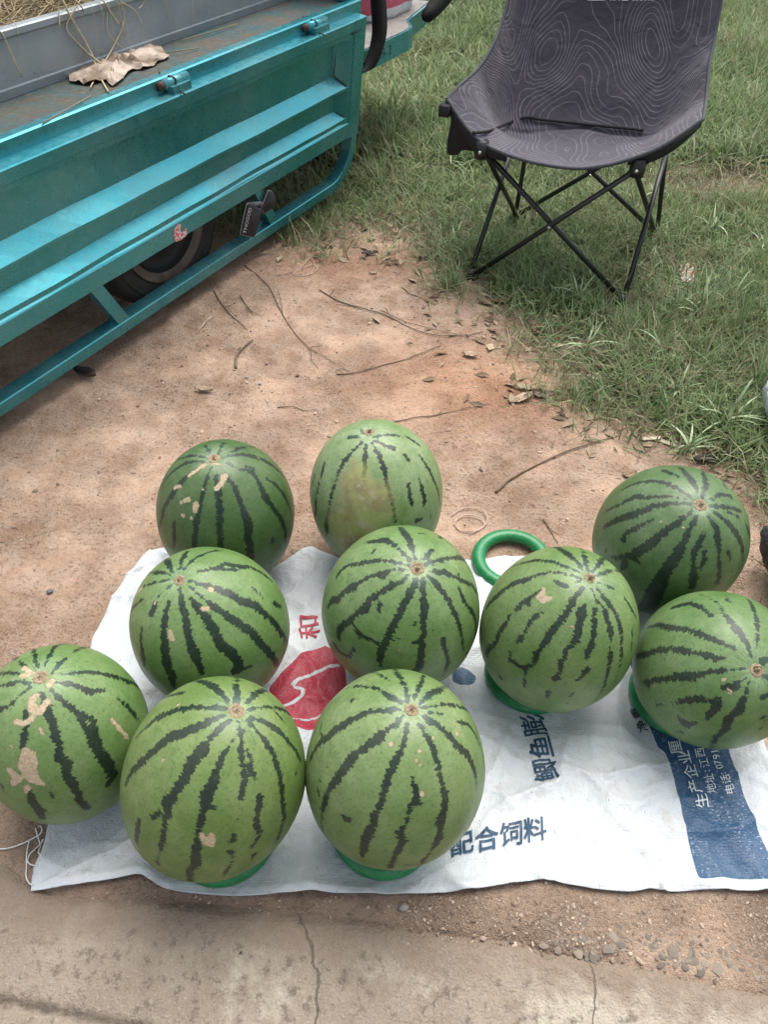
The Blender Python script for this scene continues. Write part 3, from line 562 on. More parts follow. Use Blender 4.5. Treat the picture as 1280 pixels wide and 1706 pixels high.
def make_melon(k):
    cx, cy, cz, a, cl, tilt, az = MEL[k]; o = np.array([cx, cy, cz]); t, p = math.radians(tilt), math.radians(az)
    ax = np.array([math.sin(t)*math.cos(p), math.sin(t)*math.sin(p), math.cos(t)])
    e1 = np.cross(ax, np.array([.3, .9, .1])); e1 /= np.linalg.norm(e1); e2 = np.cross(ax, e1); R = np.stack([e1, e2, ax], 1)
    seed = int(k[1:])*13
    th = np.linspace(.012, math.pi-.012, NLAT); ph = np.linspace(0, 2*math.pi, NLON, endpoint=False)
    PH, TH = np.meshgrid(ph, th)
    egg = .030*math.sin(seed*1.7); rr = 1+egg*np.cos(TH)*np.sin(TH)+.014*np.cos(PH*2+seed)*np.sin(TH)**2+.008*np.cos(PH+seed*3)*np.sin(2*TH)+.010*np.cos(PH*3+seed*2)*np.sin(TH)**2+.0022*np.cos(PH*11+seed)*np.sin(TH)
    dip = 1-.030*np.exp(-(TH/.10)**2)
    L = np.stack([a*np.sin(TH)*np.cos(PH)*rr, a*np.sin(TH)*np.sin(PH)*rr, cl*np.cos(TH)*dip], -1).reshape(-1, 3)
    Wd = L@R.T+o
    def hit(u, v):
        r = ray(u, v); A = (R.T@r)/np.array([a, a, cl]); B = (R.T@(CC-o))/np.array([a, a, cl])
        qa, qb, qc = A@A, 2*A@B, B@B-1; D = qb*qb-4*qa*qc
        if D > 0: s = (-qb-math.sqrt(D))/(2*qa); return CC+r*s
        s = -qb/(2*qa); pt = B+A*s; pt /= np.linalg.norm(pt); return R@(pt*np.array([a, a, cl]))+o
    x0, y0, sc, stx, scx = T[k]
    def field(txt, extra=1.0):
        d = np.full(len(Wd), .05)
        for s in trace(txt):
            uv_ = s[:, :2]/sc+np.array([x0, y0]); P3 = np.array([hit(*q) for q in uv_])
            w = s[:, 2]/sc*((P3-CC)@fw)/FPX*extra
            d = np.minimum(d, seg_d(Wd, P3, w))
        return d
    stripe = field(stx, 1.0)
    # the far side continues with stripes of the same kind
    vd = (CC-o)/np.linalg.norm(CC-o)
    for j in range(12):
        f = j*math.pi/6+.13*math.sin(j*5+seed); pts = []; ww = []
        for q in np.linspace(.25, 2.6, 14):
            ff = f+.10*math.sin(q*3+j*2+seed); n_ = R@np.array([math.sin(q)*math.cos(ff), math.sin(q)*math.sin(ff), math.cos(q)])
            if n_@vd < -.02: pts.append(R@np.array([a*math.sin(q)*math.cos(ff), a*math.sin(q)*math.sin(ff), cl*math.cos(q)])+o); ww.append(.003+.004*abs(math.sin(q*4+j)))
            elif len(pts) > 1: stripe = np.minimum(stripe, seg_d(Wd, pts, ww)); pts = []; ww = []
        if len(pts) > 1: stripe = np.minimum(stripe, seg_d(Wd, pts, ww))
    scar = field(scx, .82) if scx else np.full(len(Wd), .05)
    spot = field(SPOT[k], 1.35) if k in SPOT else np.full(len(Wd), .05)
    stem3 = R@np.array([0, 0, cl*.97])+o
    pole_d = np.linalg.norm(Wd-stem3, axis=1)
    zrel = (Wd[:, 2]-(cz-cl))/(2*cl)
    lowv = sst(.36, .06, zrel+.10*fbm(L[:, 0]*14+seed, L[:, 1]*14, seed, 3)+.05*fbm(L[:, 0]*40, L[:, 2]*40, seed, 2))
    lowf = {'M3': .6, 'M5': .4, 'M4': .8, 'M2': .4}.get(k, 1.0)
    dirv = np.stack([np.cos(PH).ravel(), np.sin(PH).ravel(), 0*PH.ravel()], 1)
    cap0 = len(Wd); Wd2 = np.vstack([Wd, R@np.array([0, 0, cl*.968])+o, R@np.array([0, 0, -cl])+o])
    Fq = [tuple(f) for f in grid_faces(NLON, NLAT, True)]
    Fq += [(cap0, (i+1) % NLON, i) for i in range(NLON)]; lb = (NLAT-1)*NLON
    Fq += [(cap0+1, lb+i, lb+(i+1) % NLON) for i in range(NLON)]
    ext = lambda v, x, y: np.concatenate([v, [x, y]])
    root = empty('watermelon', (cx, cy, Wd[:, 2].min()), LBL[k], 'watermelon', 'striped watermelons standing on the sack')
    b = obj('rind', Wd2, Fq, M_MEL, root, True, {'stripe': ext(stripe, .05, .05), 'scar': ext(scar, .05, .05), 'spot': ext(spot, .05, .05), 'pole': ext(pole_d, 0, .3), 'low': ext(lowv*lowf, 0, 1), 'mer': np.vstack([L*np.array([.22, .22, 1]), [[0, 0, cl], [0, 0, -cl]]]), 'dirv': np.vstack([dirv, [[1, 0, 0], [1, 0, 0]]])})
    b.color = tuple(x*.86 for x in TINT[k])+(1,)
    sr = (.0080+.0026*abs(math.sin(seed*2.3)))*(a/.14); ns = 20
    prof = [(1.45*sr, -.0030), (1.25*sr, .0012), (1.0*sr, .0030), (.72*sr, .0026), (.55*sr, .0006), (.35*sr, .0012), (.12*sr, .0045), (.0, .0048)]
    Vs, Fs = lathe(stem3, ax, prof, ns); Vs = np.array(Vs)+rng.normal(0, .0006, (len(Vs), 3))
    obj('stem_scar', Vs, Fs, M_STEM, root, True)
    if k in ('M5', 'M6', 'M9', 'M10', 'M8'):
        b1_ = e1*math.cos(seed)+e2*math.sin(seed); ln_ = .006+.006*abs(math.sin(seed*.7)); v, f = tube(crom([stem3-ax*.002, stem3+ax*ln_*.5+b1_*.001, stem3+ax*ln_+b1_*.004], 7), [.0034, .0032, .0028, .0026, .0026, .0028, .0022], 8); obj('stem_stub', v, f, M_STEM, root, True)
    if k == 'M2':
        hp = hit(190+655/4.129, 900+485/4.129); nn_ = (hp-o); nn_ /= np.linalg.norm(nn_)
        Vs, Fs = lathe(hp-nn_*.0006, nn_, [(.0046, .0), (.0040, .0012), (.0030, .0004), (.0, -.0002)], 14); obj('bored_hole', Vs, Fs, M_HOLE, root, True)
    return root
for k in MEL: make_melon(k)

# ------------------------------------------------------------------ green plastic rings
kr = Mat('green plastic', .34, .5)
n1 = kr.noise(40, 3); c = kr.mix(kr.rng(n1, .3, .7), (.008, .165, .050), (.016, .235, .080)); c = kr.mix(kr.mul(kr.rng(kr.noise(120, 4, .6), .55, .75), .35), c, (.25, .30, .24))
M_RING = kr.done(c, kr.bump(kr.noise(90, 3), .08, .002))
def ring(cx, cy, z0, label, R0=.0745, r0=.0155, tilt=(0, 0)):
    V = []; nu, nv = 72, 18
    for i in range(nu):
        A = 2*math.pi*i/nu
        for j in range(nv):
            B = 2*math.pi*j/nv; rr = R0+r0*math.cos(B)
            x, y, z = rr*math.cos(A), rr*math.sin(A), r0*math.sin(B)*.92
            V.append((cx+x, cy+y, z0+r0*.92+z+tilt[0]*x+tilt[1]*y))
    Fq = [(i*nv+j, ((i+1) % nu)*nv+j, ((i+1) % nu)*nv+(j+1) % nv, i*nv+(j+1) % nv) for i in range(nu) for j in range(nv)]
    return tag(obj('plastic_ring', V, Fq, M_RING, None, True, origin=(cx, cy, z0)), label, 'ring', 'green plastic support rings')
def ring_at(u0, v0, label, **k):
    p = G(u0, v0, .015); return ring(p[0], p[1], .0035, label, **k)
ring_at(853, 934, 'empty green plastic ring lying half on the sack, half on dirt', tilt=(0, .0))
ring_at(640, 1375, 'green plastic ring under the egg-shaped watermelon with tan dots')
ring_at(884, 1122, 'green plastic ring under the watermelon with one cream scar')
ring_at(1128, 1160, 'green plastic ring under the tilted watermelon by the blue band')
ring_at(374, 1386, 'green plastic ring under the watermelon with the heart-shaped scar')

# ================================================================== CARGO TRICYCLE
d_ = np.array([.487, .873, 0]); d_ /= np.linalg.norm(d_); n_t = np.array([d_[1], -d_[0], 0]); q_t = G(270, 522); qn = q_t@n_t
LEAN = math.radians(7); e_ = -ZZ*math.cos(LEAN)-n_t*math.sin(LEAN); m_ = n_t*math.cos(LEAN)-ZZ*math.sin(LEAN)
ZT = .641; NT = .08+(ZT-.2)*math.tan(LEAN); OP = n_t*(qn+NT)+ZZ*ZT; OT = n_t*qn
def PP(s, w, m): return OP+d_*s+e_*w+m_*m
def TT(s, nn, z): return OT+d_*s+n_t*nn+ZZ*z
kt = Mat('teal metallic paint', .3, .5, .9)
t1 = kt.noise(5, 4, .6); t2 = kt.noise(45, 5, .65); t3 = kt.noise(160, 3, .6); gp = kt.gc()
c = kt.mix(kt.rng(t1, .3, .7), (.058, .320, .378), (.080, .390, .448))
c = kt.mix(kt.mul(kt.rng(t2, .52, .80), .22), c, (.12, .24, .235))
sc1 = kt.rng(kt.noise(38, 6, .78, dist=.6), .755, .78); c = kt.mix(kt.mul(sc1, .8), c, (.045, .035, .028))
sc2 = kt.rng(kt.noise(75, 4, .7, vec=kt.vmul(kt.oc(), (1, .6, 2.2))), .735, .76); c = kt.mix(kt.mul(sc2, .55), c, (.45, .60, .62))
du = kt.mul(kt.rng(t1, .4, .75), .38); c = kt.mix(du, c, (.17, .19, .175))
kt.set('Roughness', kt.rng(t2, .3, .7, .22, .38)); kt.set('Metallic', kt.rng(kt.math('MAXIMUM', sc1, du), 0, 1, .78, .2))
M_TEAL = kt.done(c, kt.bump(kt.add(kt.mul(t3, .15), kt.mul(t1, 2.0)), .10, .006))
kf = Mat('dirty bed floor', .8, .3, .1)
f1 = kf.noise(9, 5, .65); f2 = kf.noise(60, 4, .6)
c = kf.mix(kf.rng(f1, .38, .62), (.045, .095, .098), (.105, .088, .070)); c = kf.mix(kf.mul(kf.rng(f2, .5, .7), .8), c, (.075, .055, .042)); c = kf.mix(kf.mul(kf.rng(f2, .42, .3), .5), c, (.11, .20, .20))
M_FLOOR = kf.done(c, kf.bump(f2, .5, .004))
M_TYRE = plain('tyre rubber', (.022, .021, .020), .8, .35, 40, bump=.3)
M_RIM = plain('dusty rim', (.11, .085, .066), .75, .4, 30, bump=.3)
M_HUB = plain('black hub', (.008, .008, .008), .6, .4, 30)
M_BLACK = plain('black steel', (.006, .006, .007), .75, .3, 30, spec=.2)
M_CHAS = plain('chassis steel', (.02, .022, .024), .7, .4, 20)
M_RUST = plain('rusty pin', (.055, .032, .022), .8, .4, 90, bump=.4)
truck = empty('cargo_tricycle', tuple(TT(1.604, -.5, 0)), 'teal cargo tricycle with its ribbed drop side hanging open above the wheel', 'tricycle')
S0, S1 = .55, 2.722
# drop side: pressed sheet
rows = [(0.000, -.002), (.034, -.002), (.036, -.006), (.050, -.006), (.054, -.044), (.174, -.044), (.209, -.004), (.216, -.004), (.220, -.036), (.290, -.036), (.317, -.003), (.321, -.007), (.334, -.007), (.338, -.002), (.395, -.002)]
ss = [S0, S0+.075, S0+.11]+list(np.linspace(S0+.2, S1-.22, 26))+[S1-.135, S1-.09, S1]
V = []; 
for i, s in enumerate(ss):
    flat = i in (0, 1, len(ss)-1, len(ss)-2)
    for w, m in rows:
        mm = (-.002 if flat else m)+(0 if flat else .0028*math.sin(s*7+w*9)*math.sin(s*3.1+w*23)+.0012*math.sin(s*19+w*31))
        V.append(PP(s, w, mm))
nr = len(rows)
drop = obj('drop_side', V, [(i*nr+j, i*nr+j+1, (i+1)*nr+j+1, (i+1)*nr+j) for i in range(len(ss)-1) for j in range(nr-1)], M_TEAL, truck, False)
drop['label'] = 'ribbed teal drop side hanging down'
def pbox(name, s0, s1, w0, w1, m0, m1, mat=None, parent=None, bev=.003):
    V, Fq = boxv(OP, d_, e_, m_, s0, s1, w0, w1, m0, m1, bev); return obj(name, V, Fq, mat or M_TEAL, parent or drop, False)
pbox('top_rail', S0, S1, -.003, .033, -.046, .0015)
pbox('bottom_rail', S0, S1, .338, .396, -.040, .0015)
V, Fq = boxv(OP, e_, d_, m_, -.002, .398, S1-.072, S1+.002, -.043, .0035, .003); obj('end_post', V, Fq, M_TEAL, drop, False)
V, Fq = boxv(OP, e_, d_, m_, -.002, .398, S0-.002, S0+.072, -.043, .0035, .003); obj('end_post', V, Fq, M_TEAL, drop, False)
# hoop rail under the drop side
def hoop():
    w1 = .562; r = .15; pth = [(S0+.02, .390)]
    for a in np.linspace(0, math.pi/2, 9): pth.append((S0+.02+r-r*math.cos(a), w1-r+r*math.sin(a)))
    pth += [(s, w1) for s in np.linspace(S0+.3, S1-.32, 12)]
    for a in np.linspace(math.pi/2, 0, 11): pth.append((S1-.022-r+r*math.cos(a), w1-r+r*math.sin(a)))
    pth.append((S1-.022, .390)); pth = np.array(pth); V = []; h = .0195
    for i in range(len(pth)):
        t = pth[min(i+1, len(pth)-1)]-pth[max(i-1, 0)]; t /= np.linalg.norm(t); nn = np.array([-t[1], t[0]])
        for a, b in ((-h, -.041), (h, -.041), (h+.0, -.0005), (h-.003, .002), (-h+.003, .002), (-h, -.0005)):
            q = pth[i]+nn*a; V.append(PP(q[0], q[1], b))
    k = 6
    return V, [(i*k+j, i*k+(j+1) % k, (i+1)*k+(j+1) % k, (i+1)*k+j) for i in range(len(pth)-1) for j in range(k)]
obj('hoop_rail', *hoop(), M_TEAL, drop, False)
for (sa, sb) in ((1.306, 1.392), (2.066, 2.165), (.72, .66)):
    V = []
    for s, w in ((sa, .385), (sb, .548)):
        for ds, m in ((-.022, -.034), (.022, -.034), (.022, -.001), (-.022, -.001)): V.append(PP(s+ds, w, m))
    obj('bracket', V, [(0, 1, 2, 3), (4, 7, 6, 5), (0, 4, 5, 1), (1, 5, 6, 2), (2, 6, 7, 3), (3, 7, 4, 0)], M_TEAL, drop, False)
M_SEAL = plain('cracked sealant', (.015, .022, .024), .8, .4, 60)
for pth in ([(S1-.088, .052, -.004), (S1-.092, .070, -.010), (S1-.128, .090, -.040), (S1-.132, .172, -.041), (S1-.098, .206, -.004)], [(S1-.092, .218, -.006), (S1-.130, .226, -.034), (S1-.132, .288, -.033), (S1-.098, .316, -.003)], [(S1-.10, .034, .003), (S1-.06, .033, .0045), (S1-.03, .030, .0045)]):
    v, f = tube([PP(*q) for q in pth], .0022, 6); obj('seam_sealant', v, f, M_SEAL, drop, True)
# torn red and white sticker
kst = Mat('torn sticker', .5); kst.set('Base Color', kst.mix(kst.rng(kst.noise(170, 2), .46, .54), (.55, .05, .06), (.66, .62, .62))); M_STK = kst.m
def c8(p): return [(160+x/4, 300+y/4) for x, y in p]
pl = []
for u, v in c8([(530, 410), (518, 375), (522, 330), (548, 290), (566, 300), (562, 345), (575, 352), (598, 318), (608, 345), (600, 372), (570, 395), (548, 408)]):
    p = onplane(u, v, OP+m_*.003, m_); pl.append(p)
pl = np.array(pl); V = np.vstack([pl, pl-m_*.0012]); n = len(pl)
obj('sticker', V, [tuple(range(n))]+[(i, (i+1) % n, n+(i+1) % n, n+i) for i in range(n)], M_STK, drop, False)
# bed
ZF = .685
def tbox(name, s0, s1, n0, n1, z0, z1, mat, parent=truck, bev=.0):
    V, Fq = boxv(OT, d_, n_t, ZZ, s0, s1, n0, n1, z0, z1, bev); return obj(name, V, Fq, mat, parent, False)
NB = NT-.040
tbox('bed_floor', S0, S1+.03, NB-1.16, NB-.035, ZF-.040, ZF-.004, M_FLOOR)
tbox('bed_edge', S0, S1+.03, NB-.036, NB-.0325+.0345, ZF-.075, ZF, M_TEAL, bev=.004)
tbox('bed_edge', S0, S1+.03, NB-1.20, NB-1.161, ZF-.075, ZF, M_TEAL, bev=.004)
tbox('front_board', S1+.002, S1+.035, NB-1.15, NB-.07, ZF+.001, ZF+.34, M_TEAL, bev=.003)
tbox('corner_post', S1-.028, S1+.040, NB-.069, NB-.022, ZF+.0005, ZF+.36, M_TEAL, bev=.003)
tbox('chassis_beam', S0+.05, S1+.9, -.34, -.27, .36, .46, M_CHAS)
tbox('chassis_beam', S0+.05, S1+.9, -.86, -.79, .36, .46, M_CHAS)
for s in (.8, 1.35, 1.9, 2.5): tbox('cross_member', s, s+.06, NB-1.15, NB-.05, .56, .640, M_CHAS)
for nn in (-.305, -.825):
    for s in (.8, 1.35, 1.9, 2.5): tbox('riser', s, s+.06, nn-.03, nn+.03, .459, .561, M_CHAS)
# hinges
for sa, sb in ((1.672, 1.79), (2.375, 2.505)):
    hc = NT-.032; hz = .668
    h = obj('hinge', *tube([TT(sa+.02, hc, hz), TT(sb, hc, hz)], .0125, 14), M_TEAL, truck, True)
    obj('hinge_pin', *tube([TT(sa, hc, hz), TT(sa+.022, hc, hz)], .0108, 12), M_RUST, h, True)
    wp = []
    for a in np.linspace(-1.2, 3.9, 16): wp.append(TT(sa+.055+.004*math.sin(a*3), hc+.0155*math.cos(a), hz+.0155*math.sin(a)))
    obj('hinge_wire', *tube([TT(sa+.05, hc+.045, .645)]+wp+[TT(sa+.05, hc-.035, .690)], .0022, 6), M_RUST, h, True)
    V, Fq = boxv(OT, d_, n_t, ZZ, sa+.025, sb-.01, hc-.030, hc, hz-.006, hz+.012); obj('hinge_leaf', V, Fq, M_TEAL, h, False)
    V, Fq = boxv(OT, d_, n_t, ZZ, sa+.03, sb-.015, hc, hc+.026, hz-.024, hz-.004); obj('hinge_leaf', V, Fq, M_TEAL, h, False)
# wheels
for nn in (-.002, -1.02):
    oc_ = TT(1.70, nn-.06, .266)
    tp = [(.180, -.052), (.215, -.062), (.246, -.060), (.263, -.045), (.266, 0), (.263, .045), (.246, .060), (.215, .062), (.180, .052), (.172, 0), (.180, -.052)]
    w = obj('wheel', *lathe(oc_, n_t, tp, 64), M_TYRE, truck, True)
    for hh in (.0625,): obj('sidewall_ridge', *lathe(oc_, n_t, [(.235, .0605), (.232, .0655), (.226, .0655), (.222, .0615)], 64), M_TYRE, w, True)
    obj('rim', *lathe(oc_, n_t, [(.182, .050), (.187, .058), (.180, .058), (.168, .052), (.157, .046)], 48), M_RIM, w, True)
    obj('hub', *lathe(oc_, n_t, [(.158, .0455), (.150, .030), (.138, .020), (.080, .014), (.074, .030), (.060, .036), (.050, .044), (.030, .048), (0, .048)], 32), M_HUB, w, True)
obj('axle', *tube([TT(1.70, -.06, .266), TT(1.70, -1.08, .266)], .04, 14), M_CHAS, truck, True)
for nn in (-.305, -.825): tbox('leaf_spring', 1.28, 2.12, nn-.03, nn+.03, .29, .361, M_CHAS)
# driver platform ahead of the bed
pts = [(2.62, .0), (2.62, .055), (3.20, .055), (3.25, .045), (3.29, .02), (3.34, -.02), (3.70, -.09), (3.70, -1.05), (2.62, -1.05)]
V = [TT(s, nn, z) for z in (.425, .498) for s, nn in pts]; n = len(pts)
plat = obj('driver_platform', V, [tuple(range(n-1, -1, -1)), tuple(range(n, 2*n))]+[(i, (i+1) % n, n+(i+1) % n, n+i) for i in range(n)], M_TEAL, truck, False)
V = [TT(s+(.0 if s < 3 else -.010), nn-(.010 if nn > -1 else -.012), z) for z in (.4985, .5005) for s, nn in pts]
M_PLATE = plain('scuffed steel plate', (.22, .205, .19), .6, .3, 25, bump=.3)
obj('floor_plate', V, [tuple(range(n-1, -1, -1)), tuple(range(n, 2*n))]+[(i, (i+1) % n, n+(i+1) % n, n+i) for i in range(n)], M_PLATE, plat, False)
tbox('platform_support', 2.66, 2.74, -.9, .0, .385, .4255, M_CHAS)
# stencilled code on the platform side
sx0 = 2.895; M_STEN = plain('faded stencil', (.012, .06, .07), .6)
for ch in 'XDH-2':
    me = flat_text(ch, .0)
    if len(me.vertices):
        co = np.array([v.co[:] for v in me.vertices])
        obj('stencilled_character', [TT(sx0+x*.048, .0562, .446+y*.048) for x, y, z in co], [tuple(p.vertices) for p in me.polygons], M_STEN, plat, False); sx0 += .034
    bpy.data.meshes.remove(me)
# bent black pillar by the platform, front mudguard
pil = crom([TT(2.792, .092, .452), TT(2.835, .092, .475), TT(2.895, .09, .55), TT(2.905, .08, .66), TT(2.91, .07, .80), TT(2.92, .06, 1.15)], 22)
V = []; 
for p in pil:
    for a, b in ((-.034, -.014), (.034, -.014), (.036, .0), (.034, .014), (-.034, .014), (-.036, 0)): V.append(p+d_*a+n_t*b)
m = len(pil); obj('black_pillar', V, [(i*6+j, i*6+(j+1) % 6, (i+1)*6+(j+1) % 6, (i+1)*6+j) for i in range(m-1) for j in range(6)]+[tuple(range(5, -1, -1)), tuple((m-1)*6+j for j in range(6))], M_BLACK, truck, True)
tbox('pillar_bolt', 2.79, 2.83, .050, .082, .445, .475, M_BLACK)
v, f = tube(crom([onplane(u, w_, OT+n_t*.0, n_t) for u, w_ in ((706, 32), (716, 22), (728, 8), (742, -12), (756, -50), (764, -110))], 16), np.concatenate([[.004, .016], np.linspace(.028, .055, 14)]), 12)
obj('front_mudguard', v, f, M_BLACK, truck, True)

# ------------------------------------------------------------------ load on the bed
M_ZINC = None
kz = Mat('grey galvanised', .48, .5, .35); z1 = kz.noise(6, 5, .6); z2 = kz.noise(50, 4, .65, vec=kz.vmul(kz.oc(), (1, 1, 3)))
c = kz.mix(kz.rng(z1, .3, .7), (.20, .235, .26), (.29, .325, .35)); c = kz.mix(kz.mul(kz.rng(z2, .55, .72), .4), c, (.34, .37, .38)); c = kz.mix(kz.mul(kz.rng(kz.noise(20, 5, .7), .6, .72), .4), c, (.07, .075, .075))
M_ZINC = kz.done(c, kz.bump(z2, .12, .003))
p_ = G(0, 168, ZF); tn = p_@n_t-qn; p_ = onplane(0, 50, OT+n_t*tn, n_t); tz = p_[2]
tray = empty('metal_tray', tuple(TT(1.9, tn-.3, ZF)), 'grey galvanised tray heaped with dry straw on the tricycle bed', 'tray')
def prof_box(name, prof, s0, s1, parent, mat):
    V = [TT(s, a, b) for s in (s0, s1) for a, b in prof]; n = len(prof)
    return obj(name, V, [(i, (i+1) % n, n+(i+1) % n, n+i) for i in range(n)]+[tuple(range(n-1, -1, -1)), tuple(range(n, 2*n))], mat, parent, False)
zb = ZF-.003
prof_box('side_wall', [(tn, zb), (tn+.002, zb+.020), (tn, zb+.024), (tn, tz-.022), (tn+.006, tz-.016), (tn+.006, tz-.003), (tn+.002, tz), (tn-.026, tz), (tn-.026, tz-.010), (tn-.014, tz-.02), (tn-.014, zb)], .75, 2.70, tray, M_ZINC)
prof_box('side_wall', [(tn-.75, zb), (tn-.75, tz), (tn-.765, tz), (tn-.765, zb)], .75, 2.70, tray, M_ZINC)
tbox('end_wall', 2.686, 2.70, tn-.75, tn-.0145, zb, tz-.012, M_ZINC, tray); tbox('end_wall', .75, .764, tn-.75, tn-.0145, zb, tz-.012, M_ZINC, tray)
tbox('tray_bottom', .764, 2.686, tn-.75, tn-.0145, zb, zb+.01, M_ZINC, tray)
kst = Mat('dry straw', .7, .3); kst.done(kst.mix(kst.at('rnd'), (.17, .125, .07), (.50, .41, .25))); M_STRAW = kst.m
def straw_mesh(n, fn):
    V = []; F_ = []; r_ = []
    for i in range(n):
        P_, rad = fn(i); v, f = tube(P_, np.linspace(rad, rad*.6, len(P_)), 4, False); b = len(V); V += v; F_ += [tuple(x+b for x in q) for q in f]; r_ += [random.random()]*len(v)
    return V, F_, r_
def fs(i):
    s = random.uniform(.78, 2.66); nn = tn-.02-random.random()**1.3*.70; z = tz-.012+.05*math.exp(-((nn-tn+.25)/.2)**2)*random.random()-.05*random.random()
    a = random.uniform(0, 6.28); L = random.uniform(.05, .18); el = random.gauss(.1, .28); dv = d_*math.cos(a)*math.cos(el)+n_t*math.sin(a)*math.cos(el)+ZZ*math.sin(el)
    p0 = TT(s, nn, z); mid = p0+dv*L*.5+np.array([random.gauss(0, .008) for _ in range(3)]); p1 = p0+dv*L
    lim = (tn-.03+qn)
    out = []
    for q in (p0, mid, p1):
        x = q@n_t
        if x > lim: q = q-n_t*(x-lim)
        out.append(q)
    return out, random.uniform(.0009, .0021)
V, F_, r_ = straw_mesh(5200, fs)
tag(obj('straw_heap', V, F_, M_STRAW, None, True, {'rnd': r_}), 'dry brown straw piled inside the grey tray', 'straw', kind='stuff')
tbox('straw_bedding', .765, 2.685, tn-.749, tn-.030, zb+.011, tz-.045, plain('packed straw', (.10, .075, .045), .9, .5, 60, bump=1.0, dist=.01), tray)
# single straws hanging over the tray wall (traced)
HS = ["97,-10 97,12 99,45|.0011", "100,-5 118,30 150,85 165,125 180,153|.0017", "135,-5 118,25 110,45 118,60 150,92 195,125 205,130|.0012", "205,38 190,75 165,118 150,146|.0013", "170,0 185,22 199,41|.0013", "205,5 225,18 237,40|.0008", "0,52 12,75 25,105 37,128|.0010", "178,20 178,48 190,68 207,81|.0006", "196,5 206,22 205,45 198,60|.0007", "241,-4 237,8 231,14|.0008", "125,0 140,18|.0012"]
for q in HS:
    a, r = q.split('|'); uv_ = [tuple(map(float, z.split(','))) for z in a.split()]
    P_ = []
    for i, (u, v) in enumerate(uv_):
        off = .009+.004*math.sin(i*2+len(uv_))
        p = onplane(u, v, OT+n_t*(tn+off), n_t)
        if p[2] < ZF+.004: p = G(u, v, ZF+.004)
        P_.append(p)
    P_ = [P_[0]-n_t*.04+ZZ*.006]+P_
    P_ = crom(P_, 14); v, f = tube(P_, float(r)*1.5, 5)
    tag(obj('straw', v, f, M_STRAW, None, True, {'rnd': np.full(len(v), random.uniform(.85, 1.15))}), 'single dry straw stalk drooping over the rim of the grey tray', 'straw', 'straws hanging over the tray')
for i in range(16):
    s = random.choice([1.62, 1.66, 1.72, 1.80, 1.86, 1.93, 2.0, 1.5, 2.12])+random.gauss(0, .02); L = random.uniform(.04, .12); a = random.gauss(0, .35)
    P_ = crom([TT(s-.02*a, tn-.07, tz-.005), TT(s, tn-.012, tz+.008), TT(s+.02*a, tn+.010, tz+.002), TT(s+.4*a*L, tn+.014, tz-.5*L), TT(s+a*L, tn+.012, tz-L)], 14); v, f = tube(P_, np.linspace(.0011, .0005, 14), 5)
    tag(obj('straw', v, f, M_STRAW, None, True, {'rnd': np.full(len(v), random.uniform(.5, 1))}), 'single dry straw stalk drooping over the rim of the grey tray', 'straw', 'straws hanging over the tray')
# crumpled brown paper
kpp = Mat('crumpled paper', .8, .2); c = kpp.mix(kpp.rng(kpp.noise(9, 4, .6), .42, .55), (.20, .148, .108), (.47, .385, .32)); M_PAPER = kpp.done(c, kpp.bump(kpp.noise(40, 3), .3, .004))
def crumple(name, out_px, z, mat, label, cat, amp=.02, seed=1, hgt=None, res=22):
    """crumpled sheet whose outline (pixels) lies on height z"""
    P2 = np.array([G(u, v, z)[:2] for u, v in out_px]); c0 = P2.mean(0); nA = res*2; cl = crom(np.vstack([P2, P2[:1]]), nA+1)[:-1]
    V = []; rings_ = np.linspace(1, 0, 8)[:-1]
    for r in rings_:
        for p in cl: V.append(np.append(c0+(p-c0)*r, 0))
    V.append(np.append(c0, 0)); V = np.array(V); rr = np.concatenate([np.repeat(rings_, nA), [0]])
    f = (1-np.abs(2*vn(V[:, 0]*34+seed, V[:, 1]*34, seed)-1))**2*.6+np.abs(2*vn(V[:, 0]*55+seed, V[:, 1]*55, seed+3)-1)*.5-.2
    V[:, :2] = c0+(V[:, :2]-c0)*(1+.22*fbm(V[:, 0]*45, V[:, 1]*45, seed+5, 2))[:, None]
    V[:, 2] = np.maximum(z+.0015, z+.0015+amp*(1-rr**2)*.25+amp*f*(.35+.65*(1-rr)))
    Fq = [(j*nA+i, j*nA+(i+1) % nA, (j+1)*nA+(i+1) % nA, (j+1)*nA+i) for j in range(len(rings_)-1) for i in range(nA)]
    b = (len(rings_)-1)*nA; Fq += [(b+i, b+(i+1) % nA, len(V)-1) for i in range(nA)]
    o = obj(name, V, Fq, mat, None, False); o.modifiers.new('t', 'SOLIDIFY').thickness = .0012
    return tag(o, label, cat)
crumple('crumpled_paper', [(112, 132), (130, 112), (180, 92), (225, 74), (262, 80), (277, 96), (265, 105), (240, 116), (222, 119), (192, 142), (172, 137), (150, 143), (128, 140)], ZF-.002, M_PAPER, 'crumpled brown wrapping paper wedged under the grey tray', 'paper', .036, 4)
for k, (a, b) in enumerate((((300, 68), (395, 40)), ((275, 88), (330, 80)), ((70, 205), (150, 160)))):
    P_ = [G(*a, ZF+.002), (G(*a, ZF+.006)+G(*b, ZF+.006))/2, G(*b, ZF+.002)]; v, f = tube(crom(P_, 8), .0016, 5)
    tag(obj('twig', v, f, M_STRAW, None, True, {'rnd': np.full(len(v), .25)}), 'thin brown stalk lying on the dirty tricycle bed', 'twig', 'stalks on the tricycle bed')
